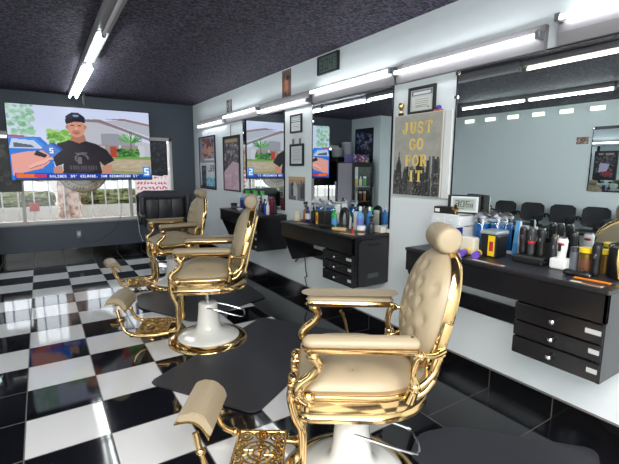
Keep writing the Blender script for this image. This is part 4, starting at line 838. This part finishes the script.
def clipper(name, label, loc, rx, rz, L, r, body, blade=steel, cat='clipper', standing=False, group=None):
    """hair clipper: tapered body, blade, switch"""
    t = thing(name, label, cat, loc, rz, group); mtx = Matrix.Translation((0, 0, r*.8)) if not standing else Matrix.Rotation(-math.pi/2, 4, 'Y')
    bm = B(); prof = [(0, 0, .6), (.1, 0, .85), (.35, 0, .8), (.6, 0, .95), (.85, 0, 1.0), (.95, 0, .85)]
    tube(bm, [(p[0]*L, 0, 0) for p in prof], [p[2]*r for p in prof], 14, flat=1.15); xf(bm, mtx); obj('body', bm, body, t, True)
    bm = B(); box(bm, L*.93, L, -r*.85, r*.85, -r*.4, r*.25, bev=r*.1); xf(bm, mtx); obj('blade', bm, blade, t)
    bm = B(); box(bm, L*.55, L*.68, -r*.25, r*.25, r*.7, r*1.05, bev=r*.1); xf(bm, mtx); obj('switch', bm, chrome, t); return t
# ---- near counter (top 0.966)
Z1 = .966
org1 = organizer('white three-row drawer organizer under the digital clock on the near counter', 2.505, 1.85, Z1, .24, .20, .235, 3, cols=2)
cv = Canvas(72, 56, (176, 182, 178)); cv.rect(.08, .1, .92, .9, (150, 160, 154))
for ch, x in (('3', .14), ('0', .36), ('6', .58)): seg7(cv, ch, x, .24, .13, .46, (30, 34, 36), .035)
seg7(cv, '8', .78, .46, .07, .24, (30, 34, 36), .02); cv.rect(.31, .34, .33, .4, (30, 34, 36)); cv.rect(.31, .52, .33, .58, (30, 34, 36)); cv.rect(.14, .8, .5, .84, (60, 64, 66))
t = thing('digital_clock', 'black desk clock reading 3:06 on top of the white drawer organizer', 'clock', (2.43, 1.80, Z1+.2365), math.radians(22))
obj('casing', bx(-.02, .03, -.105, .105, 0, .125, bev=.008), blackm, t); obj('bezel', bx(-.026, -.018, -.1, .08, .01, .117, bev=.003), frost, t); picture('display', cv, .155, .085, (-.0268, .068, .106), (0, -1, 0), (0, 0, 1), M_print, t)
t = thing('small_box', 'small black box with a white label in front of the desk clock', 'box', (2.34, 1.885, Z1+.2365), math.radians(10)); obj('box_body', bx(-.04, .04, -.075, .06, 0, .045, bev=.003), blackm, t); obj('white_label', bx(-.0415, -.0405, .015, .05, .01, .032), white, t)
t = thing('figurine', 'small gold diamond-shaped ornament beside the black box on the organizer', 'ornament', (2.325, 1.785, Z1+.2365)); bm = lathe(B(), [(.012, 0), (.018, .006), (.008, .016), (.024, .034), (.008, .052), (.012, .06), (.001, .068)], seg=8); obj('ornament', bm, gold, t); obj('base', lathe(B(), [(.02, 0), (.02, .004)], seg=16), blackm, t)
disinfect_jar('blue disinfectant jar on the near counter, the one closer to the organizer', 2.44, 1.655, Z1, .275, .05)
disinfect_jar('blue disinfectant jar on the near counter behind the black yellow-labelled box', 2.465, 1.56, Z1, .275, .045)
t = thing('storage_box', 'dark blue carton standing behind the near barber chair headrest', 'box', (2.26, 1.72, Z1+.0005)); obj('carton', bx(-.03, .03, -.03, .045, 0, .165, bev=.003), navy, t); obj('white_side', bx(-.032, -.0305, -.03, -.005, .0, .14), frost, t); obj('top_band', bx(-.031, .031, -.031, .046, .164, .17), frost, t)
t = thing('tissue_box', 'plain cream box in front of the blue jars on the near counter', 'box', (2.285, 1.635, Z1+.0005)); obj('carton', bx(-.03, .03, -.058, .048, 0, .105, bev=.008), cream, t); obj('top_lip', bx(-.025, .025, -.05, .04, .104, .108, bev=.001), white, t)
t = thing('sharps_box', 'black box with grey lid and yellow warning label on the near counter', 'box', (2.345, 1.50, Z1+.0005)); obj('box_body', bx(-.06, .06, -.055, .055, 0, .14, bev=.01), blackm, t); obj('lid', bx(-.065, .065, -.06, .06, .14, .165, bev=.01), Cm('lid_grey', (150, 160, 166)), t); lb_ = obj('warning_label', bx(-.0625, -.0605, -.045, .0, .01, .135), yel, t); obj('red_mark', bx(-.0635, -.0626, -.036, -.01, .04, .10, bev=.0003, seg=1), red, lb_)
def squeezer(label, x, y, rz):
    t = thing('squeeze_tube', label, 'tube', (x, y, Z1+.0005), rz, 'purple and yellow tubes on the near counter')
    obj('barrel', xf(tube(B(), [(0, 0, .022), (.06, 0, .022), (.075, 0, .022)], [.022, .022, .018], 14), Matrix()), purp, t, True)
    obj('nozzle', tube(B(), [(.07, 0, .022), (.09, 0, .022), (.125, .005, .02), (.14, .01, .018)], [.018, .024, .018, .01], 12), yel, t, True)
squeezer('purple and yellow tube lying on the near counter, the left one by the cream box', 2.14, 1.585, math.radians(15))
squeezer('purple and yellow tube lying on the near counter, the right one by the black box', 2.165, 1.50, math.radians(25))
bottle('oil_bottle', 'tiny gold bottle lying place left of the purple tubes', 'bottle', 2.19, 1.745, Z1, .014, .04, bron, bron)
t = thing('comb_jar', 'clear holder with blue and white combs beside the black yellow-labelled box', 'comb holder', (2.44, 1.40, Z1)); obj('holder', lathe(B(), [(.03, 0), (.034, .09), (.031, .09), (.028, .006)], seg=18), clearp, t, True)
for i, (dx, dy, c) in enumerate(((-.01, .02, lblue), (.0, .008, lblue), (.005, -.006, blackm), (-.005, -.02, white))):
    bm = bx(-.004, .004, -.013, .013, .008, .225, bev=.003); xf(bm, Matrix.Translation((dx, dy, 0)) @ Matrix.Rotation((i-1.5)*-.05, 4, 'X')); obj('comb', bm, c, t)
# charging rack with clippers
t = thing('charging_rack', 'black clipper charging rack in the middle of the near counter', 'rack', (2.37, 1.27, Z1)); bm = B(); box(bm, -.06, .06, -.09, .09, 0, .03, bev=.008); box(bm, .03, .045, -.085, .085, .03, .12, bev=.004); obj('base', bm, blackm, t); obj('shelf', bx(-.04, .04, -.085, .085, .03, .045, bev=.003), blackm, t); obj('rail', bx(-.05, -.042, -.09, .09, .03, .045, bev=.002), dgrey, t)
for i, (dy, c, l) in enumerate(((.05, blackm, 'black clipper standing in the charging rack, leftmost'), (.0, dgrey, 'dark grey clipper with red stripe standing in the middle of the rack'), (-.055, blackm, 'black clipper standing in the charging rack, rightmost'))):
    k = clipper('hair_clipper', l, (2.35, 1.27+dy, Z1+.0455), 0, 0, .165, .020, c, standing=True, group='clippers in the charging rack')
    if i == 1: obj('red_stripe', lathe(B(), [(.0205, .07), (.0218, .075), (.0205, .085)], seg=16), red, k, True)
clipper('hair_clipper', 'silver clipper standing with a gold ring between the rack and white clipper', (2.40, 1.165, Z1+.001), 0, 0, .175, .018, Cm('gunmetal', (92, 94, 98), .3, metal=.6), gold, standing=True)
t = clipper('hair_clipper', 'white and grey clipper standing in its base near the bronze cans', (2.36, 1.105, Z1+.02), 0, 0, .155, .024, white, steel, standing=True); obj('charging_base', bx(-.04, .04, -.045, .045, -.0195, .04, bev=.012), white, t); obj('dark_window', bx(-.032, -.026, -.008, .008, .08, .12, bev=.004), blackm, t); obj('red_ring', lathe(B(), [(.024, .11), (.0255, .115), (.0245, .125)], seg=18), red, t, True)
bottle('powder_can', 'dark grey narrow bottle between the white clipper and bronze can', 'bottle', 2.37, 1.045, Z1, .02, .13, lgrey, dgrey, 'can')
bottle('pomade_can', 'bronze can with a yellow lid on the near counter', 'can', 2.37, .985, Z1, .036, .135, bron, yel, 'can', band=brown)
bottle('styling_can', 'short bronze can behind the yellow-lidded can', 'can', 2.455, .93, Z1, .033, .125, bron, yel, 'can')
clipper('hair_trimmer', 'black trimmer standing upright beside the yellow-lidded can', (2.33, .925, Z1+.001), 0, 0, .17, .02, blackm, blackm, 'trimmer', standing=True)
clipper('hair_trimmer', 'black trimmer lying by the black bucket on the near counter', (2.24, 1.03, Z1+.001), 0, math.radians(-80), .12, .02, blackm, steel, 'trimmer')
t = thing('hose_bucket', 'large black canister with a gold braided hose at the near end of counter', 'canister', (2.40, .838, Z1+.0005)); obj('body', lathe(B(), [(.052, 0), (.058, .008), (.06, .16), (.05, .175), (.02, .185)], seg=28), blackm, t, True); obj('cap', lathe(B(), [(.022, .182), (.022, .215), (.01, .22)], seg=18), blackm, t, True)
obj('lid_ring', lathe(B(), [(.059, .155), (.0625, .158), (.0625, .168), (.056, .172)], seg=28), chrome, t, True); obj('gold_hose', tube(B(), [(-.068, -.02, .01), (-.075, -.01, .08), (-.066, -.01, .15), (-.03, -.02, .22), (.02, -.05, .25), (.06, -.05, .24)], .009, 8), goldb, t, True)
t = thing('comb', 'orange comb lying at the front of the near counter', 'comb', (2.21, .97, Z1+.0005), math.radians(-84)); bm = bx(0, .15, .01, .018, 0, .005, bev=.0015, seg=1); [box(bm, .004+.006*k, .0065+.006*k, -.01, .011, .001, .004) for k in range(24)]; obj('comb_body', bm, orange, t); obj('handle_end', bx(.148, .16, -.01, .018, 0, .005, bev=.0015, seg=1), orange, t)
t = thing('price_card', 'long white and red card lying on the front edge near the tubes', 'card', (2.145, 1.50, Z1+.0005), math.radians(-90)); obj('card', bx(0, .20, -.012, .012, 0, .001), cream, t); obj('red_part', bx(.1, .18, -.010, .010, .001, .0013), red, t)
t = thing('price_card', 'long white and red card lying at the near front corner of counter', 'card', (2.145, .95, Z1+.0005), math.radians(-90)); obj('card', bx(0, .14, -.014, .014, 0, .001), cream, t); obj('red_part', bx(.05, .13, -.012, .012, .001, .0013), Cm('rust', (150, 70, 50)), t)
# ---- middle counter (top 0.95)
Z2 = .9505
organizer('long low white organizer against the middle mirror behind the blue jars', 2.506, 3.50, Z2, .42, .075, .21, 2, cols=2)
bottle('lotion_bottle', 'short cream bottle at the far end of the middle counter', 'bottle', 2.27, 3.745, Z2, .04, .10, cream, cream, 'can')
bottle('spray_bottle', 'amber spray bottle with black trigger on the middle counter', 'bottle', 2.37, 3.72, Z2, .034, .20, amber, blackm, 'spray')
bottle('shampoo_bottle', 'navy bottle with a white label on the middle counter', 'bottle', 2.32, 3.615, Z2, .034, .155, navy, navy, 'flat', band=white)
bottle('pump_bottle', 'black pump bottle beside the navy bottle', 'bottle', 2.34, 3.53, Z2, .028, .20, blackm, blackm, 'pump')
disinfect_jar('blue disinfectant jar on the middle counter, left one behind the black box', 2.365, 3.45, Z2, .25, .044)
disinfect_jar('blue disinfectant jar on the middle counter, right one behind the black box', 2.37, 3.27, Z2, .25, .045)
t = thing('sharps_box', 'black box with a yellow label on the middle counter', 'box', (2.28, 3.28, Z2)); obj('box_body', bx(-.04, .04, -.085, .07, 0, .14, bev=.008), blackm, t); obj('lid', bx(-.044, .044, -.088, .074, .14, .152, bev=.004), dgrey, t); l_ = obj('warning_label', bx(-.042, -.0405, .02, .058, .015, .13), yel, t); obj('red_mark', bx(-.043, -.0421, .028, .05, .04, .10), red, l_)
bottle('detergent_bottle', 'bright green bottle with a blue label on the middle counter', 'bottle', 2.28, 3.09, Z2, .034, .175, green, green, 'flat', band=lblue)
t = thing('blow_dryer', 'black curved blow dryer standing on the middle counter', 'dryer', (2.31, 2.97, Z2), 0); obj('body', tube(B(), [(0, .045, .0), (0, .055, .10), (0, .03, .17), (0, -.01, .18), (0, -.04, .15), (0, -.045, .05), (0, -.045, 0)], [.014, .018, .022, .024, .02, .014, .012], 12), blackm, t, True); obj('nozzle_ring', lathe(B(), [(.012, 0), (.02, .004), (.02, .012)], cy=-.045, seg=14), chrome, t, True)
bottle('lotion_bottle', 'slim white bottle inside the curve of the black dryer', 'bottle', 2.38, 2.99, Z2, .022, .15, white, green, 'round')
bottle('lotion_bottle', 'white bottle right of the black dryer on the middle counter', 'bottle', 2.39, 2.90, Z2, .026, .165, cream, white, 'can')
bottle('spray_can', 'light blue bottle with white cap, nearer one on the middle counter', 'bottle', 2.33, 2.775, Z2, .032, .225, lblue, white, 'round', band=Cm('violet', (110, 120, 200)))
bottle('spray_can', 'blue bottle with white cap standing behind the light blue one', 'bottle', 2.42, 2.755, Z2, .026, .22, Cm('mid_blue', (50, 120, 190)), white, 'round')
bottle('cream_tub', 'small white tub with a brown label at the near end of middle counter', 'tub', 2.25, 2.665, Z2, .036, .075, white, white, 'tub', band=brown)
bottle('spray_bottle', 'small black spray bottle at the near end of the middle counter', 'bottle', 2.36, 2.66, Z2, .028, .15, Cm('smoke', (60, 58, 62), .2), blackm, 'spray')
t = thing('wire_tray', 'frosted square tray beside the near edge of the middle mirror', 'tray', (2.47, 2.66, Z2)); obj('tray', bx(-.03, .03, -.04, .05, 0, .05, bev=.006), cream, t); obj('rim', bx(-.033, .033, -.043, .053, .05, .056, bev=.002), white, t)
bottle('nail_bottle', 'tiny red bottle near the front of the middle counter', 'bottle', 2.20, 2.72, Z2, .012, .04, red, red, 'can')
clipper('hair_clipper', 'beige clipper lying on the front of the middle counter', (2.18, 2.98, Z2), 0, math.radians(-65), .15, .02, wood, steel)
clipper('hair_clipper', 'dark clipper lying behind the beige one on the middle counter', (2.19, 3.20, Z2), 0, math.radians(-60), .16, .02, blackm, steel)
for i, (x, y, a, c, l) in enumerate(((2.16, 3.40, -70, dgrey, 'grey comb lying below the black box on the middle counter'), (2.17, 3.58, -80, wood, 'tan comb lying below the navy bottle on the middle counter'), (2.14, 2.82, -75, wood, 'tan comb at the front edge of the middle counter'))):
    t = thing('comb', l, 'comb', (x, y, Z2), math.radians(a)); bm = bx(0, .15, .008, .016, 0, .005, bev=.0015, seg=1); [box(bm, .004+.007*k, .0075+.007*k, -.01, .009, .001, .004) for k in range(20)]; obj('comb_body', bm, c, t); obj('handle_end', bx(.148, .158, -.01, .016, 0, .005), c, t)
# ---- farthest counter (top 0.938)
Z3 = .9385
organizer('long low white organizer against the farthest mirror', 2.505, 5.30, Z3, .45, .09, .20, 2, cols=2)
bottle('cream_tub', 'black tub alone at the far end of the farthest counter', 'tub', 2.30, 5.53, Z3, .045, .07, dgrey, blackm, 'tub')
bottle('spray_bottle', 'bright blue topped bottle on the farthest counter', 'bottle', 2.35, 5.33, Z3, .04, .16, navy, Cm('sky', (60, 150, 220)), 'can')
bottle('spray_bottle', 'black spray bottle left of the tan headrest on the farthest counter', 'bottle', 2.38, 5.20, Z3, .03, .17, blackm, blackm, 'spray')
bottle('pump_bottle', 'dark pump bottle just right of the tan headrest on the farthest counter', 'bottle', 2.35, 4.78, Z3, .028, .19, dgrey, blackm, 'pump')
bottle('shampoo_bottle', 'black round bottle among those on the farthest counter, behind the blue one', 'bottle', 2.36, 4.68, Z3, .028, .18, blackm, blackm, 'round')
bottle('shampoo_bottle', 'dark red bottle near the mirror on the farthest counter', 'bottle', 2.43, 4.62, Z3, .035, .20, Cm('wine', (120, 40, 60)), Cm('wine', (120, 40, 60)), 'can')
bottle('shampoo_bottle', 'slim royal blue bottle on the farthest counter', 'bottle', 2.31, 4.56, Z3, .02, .16, Cm('royal', (34, 60, 190)), white, 'round')
bottle('shampoo_bottle', 'slim white bottle at the near end of the farthest counter', 'bottle', 2.31, 4.50, Z3, .02, .16, white, white, 'round')
bottle('pump_bottle', 'tall black pump bottle at the near end of the farthest counter', 'bottle', 2.39, 4.46, Z3, .024, .21, blackm, blackm, 'pump')
for i, (y, c, l) in enumerate(((5.46, dgrey, 'dark box with green end on the farthest organizer, left one'), (5.20, dgrey, 'dark box with green end on the farthest organizer, right one'))):
    t = thing('product_box', l, 'box', (2.46, y, Z3+.2015)); obj('carton', bx(-.03, .03, -.03, .05, 0, .05, bev=.003), blackm, t); obj('green_end', bx(-.031, .031, -.05, -.03, 0, .05, bev=.002), green, t)
clipper('hair_clipper', 'dark clipper lying at the far end of the farthest counter', (2.22, 5.42, Z3), 0, math.radians(-70), .16, .022, dgrey, steel)
t = thing('white_cup', 'small white bowl lying among the tools on the farthest counter', 'bowl', (2.20, 5.10, Z3)); obj('bowl', lathe(B(), [(.02, 0), (.045, .03), (.042, .03), (.018, .005)], seg=18), white, t, True); obj('rim', lathe(B(), [(.044, .028), (.047, .03), (.044, .033)], seg=18), white, t, True)

# ================================================================ OPPOSITE SIDE, SEEN IN THE MIRRORS
def waiting_chair(label, loc, rz):
    t = thing('waiting_chair', label, 'chair', loc, rz, 'black waiting chairs along the opposite wall')
    bm = B(); 
    n = 10; G = []
    for j in range(9):
        v = -1+2*j/8; row = []
        for i in range(n+1):
            u = -1+2*i/n; k = (1-abs(v)**4)**.25 if abs(v) < 1 else .0; kk = .66+.34*k; row.append((-.24+.035*u*u-.02*v, u*.215*kk, .67+.165*v+.0*u))
        G.append(row)
    f = [[bm.verts.new(p) for p in r] for r in G]; b = [[bm.verts.new((p[0]-.035, p[1], p[2])) for p in r] for r in G]
    for L_, fl in ((f, 1), (b, 0)):
        for r0, r1 in zip(L_, L_[1:]):
            for i in range(n): bm.faces.new((r0[i], r0[i+1], r1[i+1], r1[i]))
    R0 = f[0]+[r[-1] for r in f[1:]]+f[-1][-2::-1]+[r[0] for r in f[-2:0:-1]]; R1 = b[0]+[r[-1] for r in b[1:]]+b[-1][-2::-1]+[r[0] for r in b[-2:0:-1]]
    for i in range(len(R0)): bm.faces.new((R0[i], R0[(i+1) % len(R0)], R1[(i+1) % len(R0)], R1[i]))
    obj('backrest', bm, leatherk, t, True, 50)
    obj('seat', bx(-.22, .24, -.235, .235, .415, .47, bev=.022, seg=3), leatherk, t, True)
    for s in (-1, 1):
        obj('arm_loop', tube(B(), [(-.24, s*.235, .60), (-.20, s*.243, .655), (0, s*.245, .665), (.17, s*.245, .64), (.12, s*.243, .52), (.06, s*.235, .42)], .016, 8), blackm, t, True)
        obj('leg', tube(B(), [(.16, s*.2, .42), (.21, s*.22, .2), (.23, s*.22, .0)], .013, 8), blackm, t, True); obj('leg', tube(B(), [(-.14, s*.2, .42), (-.22, s*.22, .2), (-.25, s*.22, .0)], .013, 8), blackm, t, True)
    bm = B(); tube(bm, [(-.27, 0, .60), (-.26, 0, .47), (-.18, 0, .425)], .02, 8, flat=2.2); obj('back_support', bm, blackm, t, True); return t
w0 = waiting_chair('black waiting chair seen in the big mirror, fourth from its left edge', (-2.60, 3.19, 0), 0); w0.scale = (1.0, 1.0, 1.06)
for y, l in ((4.83, 'black waiting chair seen in the big mirror, leftmost in the row'), (4.28, 'black waiting chair seen in the big mirror, second from its left edge'), (3.73, 'black waiting chair seen in the big mirror, third from its left edge'), (2.65, 'black waiting chair seen at the right end of the big mirror')): dup(w0, (-2.60, y, 0), 0, l)
cv = Canvas(60, 74, (34, 32, 38)); cv.noise((.08, .12, .92, .92), [(70, 66, 74), (120, 116, 122), (24, 22, 28), (96, 90, 104)], 100, .06, .05, .7); cv.poly([(.3, .45), (.75, .4), (.8, .75), (.4, .7)], (176, 170, 200)); cv.poly([(.2, .7), (.6, .72), (.55, .9), (.2, .88)], (140, 40, 60)); cv.text('BARBER SHOP', 9, 4, (206, 196, 176), 1)
framed('poster', 'dark barber poster on the opposite mirror, seen in the big mirror', 3.03, 3.375, 1.34, 1.825, cv, 'poster', .012, .016, group=None, x=XL+.012, s=1)
cv = Canvas(30, 24, (150, 120, 110)); cv.noise((0, 0, 1, 1), [(196, 170, 150), (90, 60, 60), (60, 50, 60), (206, 190, 180), (170, 80, 70)], 60, .08, .08, .8)
framed('photo_print', 'small square colour photo on the opposite wall, left of its mirror', 3.505, 3.70, 1.955, 2.075, cv, 'photo', 0, .003, x=XL, s=1)
# framed dark poster on the closet wall, drinks fridge, bins and boxes (middle mirror)
cv = Canvas(44, 80, (24, 26, 40)); cv.noise((.05, .05, .95, .5), [(60, 90, 170), (130, 140, 180), (30, 40, 90), (180, 180, 200)], 70, .08, .04, .7); cv.noise((.1, .45, .9, .95), [(90, 88, 96), (50, 48, 56), (140, 134, 140), (24, 22, 30)], 80, .07, .04, .7)
framed('poster', 'tall blue-black framed poster behind the drinks fridge, seen in the middle mirror', 7.17, 7.80, 1.45, 2.42, cv, 'poster', .03, .02, x=-1.33, s=1)
t = thing('drinks_fridge', 'black glass-door drinks fridge seen in the middle mirror', 'fridge', (-.92, 7.27, 0), -math.pi/2)
fw_, fd, fh = .29, .27, 1.64
bm = B(); box(bm, -fd, fd-.04, -fw_, -fw_+.03, .0, fh); box(bm, -fd, fd-.04, fw_-.03, fw_, .0, fh); box(bm, -fd, fd-.04, -fw_+.03, fw_-.03, fh-.06, fh); box(bm, -fd, fd-.04, -fw_+.03, fw_-.03, 0, .1); box(bm, -fd, -fd+.03, -fw_+.03, fw_-.03, .1, fh-.06); obj('cabinet', bm, blackm, t)
obj('liner', bx(-fd+.031, -fd+.036, -fw_+.03, fw_-.03, .1, fh-.06), frost, t); obj('inner_light', bx(fd-.12, fd-.09, -fw_+.06, fw_-.06, fh-.085, fh-.062), mat('fridge_light', (230, 250, 245), .3, emit=(220, 250, 240), es=9.0), t)
bm = B(); box(bm, fd-.04, fd, -fw_, -fw_+.05, .08, fh); box(bm, fd-.04, fd, fw_-.05, fw_, .08, fh); box(bm, fd-.04, fd, -fw_+.05, fw_-.05, fh-.1, fh); box(bm, fd-.04, fd, -fw_+.05, fw_-.05, .08, .16); dr = obj('door', bm, blackm, t); obj('door_glass', bx(fd-.024, fd-.02, -fw_+.05, fw_-.05, .16, fh-.1), glass, dr); obj('handle', bx(fd, fd+.03, -fw_+.012, -fw_+.03, .7, 1.1, bev=.006), steel, dr)
obj('side_panel', bx(-fd, fd-.04, fw_+.0, fw_+.004, .02, fh-.02), mat('fridge_side', (150, 145, 154), .4), t)
for z in (.45, .78, 1.11): obj('shelf', bx(-fd+.04, fd-.05, -fw_+.03, fw_-.03, z-.008, z), steel, t)
cols_ = [red, green, white, lblue, amber, brown, white, red, green, cream, yel, lblue]; wd = ['red', 'green', 'white', 'light blue', 'amber', 'brown', 'white', 'red', 'green', 'cream', 'yellow', 'light blue']; k = 0
for z, shn in ((.451, 'lowest'), (.781, 'middle'), (1.111, 'top')):
    for j in range(4): bottle('drink_bottle', '%s drink on the %s fridge shelf, %s from the handle side' % (wd[k], shn, ['first', 'second', 'third', 'fourth'][j]), 'drink', -1.10+j*.12, 7.17, z, .034, .22, cols_[k], white, 'can' if k % 3 else 'round', group='drinks in the fridge'); k += 1
t = thing('snack_box', 'blue and yellow printed carton on top of the drinks fridge', 'box', (-.94, 7.24, 1.6405), -math.pi/2); obj('carton', bx(-.15, .15, -.2, .26, 0, .17, bev=.004), Cm('box_blue', (60, 54, 130)), t)
cv = Canvas(50, 22, (66, 58, 140)); cv.noise((0, 0, 1, 1), [(226, 200, 70), (236, 236, 230), (60, 60, 150), (196, 90, 60), (40, 40, 110)], 60, .06, .12, .85); picture('print', cv, .44, .16, (.1515, -.19, .165), (0, 1, 0), (0, 0, 1), M_print, t)
t = thing('storage_shelf', 'black shelf unit beside the drinks fridge under the window wall', 'shelf', (-.88, 7.745, 0)); bm = B(); box(bm, -.3, .26, -.19, .19, 1.66, 1.76, bev=.004); obj('shelf_board', bm, blackm, t)
for a in (-.28, .22):
    for b__ in (-.18, .16): obj('leg', bx(a, a+.03, b__, b__+.03, 0, 1.66), blackm, t)
obj('back_panel', bx(-.25, .2, .17, .18, 1.2, 1.66), blackm, t)
for i, (y, x, z, l) in enumerate(((7.74, -.74, 1.7605, 'grey round bin standing on the black shelf beside the fridge'), (7.74, -1.02, 1.7605, 'grey round bin behind the snack carton, second on the shelf'))):
    t = thing('storage_bin', l, 'bin', (x, y, z), 0, 'grey bins on the shelf'); h_ = .20 if i == 0 else .34; obj('bin', lathe(B(), [(.10, 0), (.125, .01), (.13, h_-.02), (.12, h_-.02), (.11, .02)], seg=24), Cm('bin_grey', (150, 152, 160), .5), t, True); obj('lid', lathe(B(), [(.133, h_-.02), (.134, h_), (.05, h_+.01)], seg=24), Cm('bin_lid', (176, 178, 184), .5), t, True)
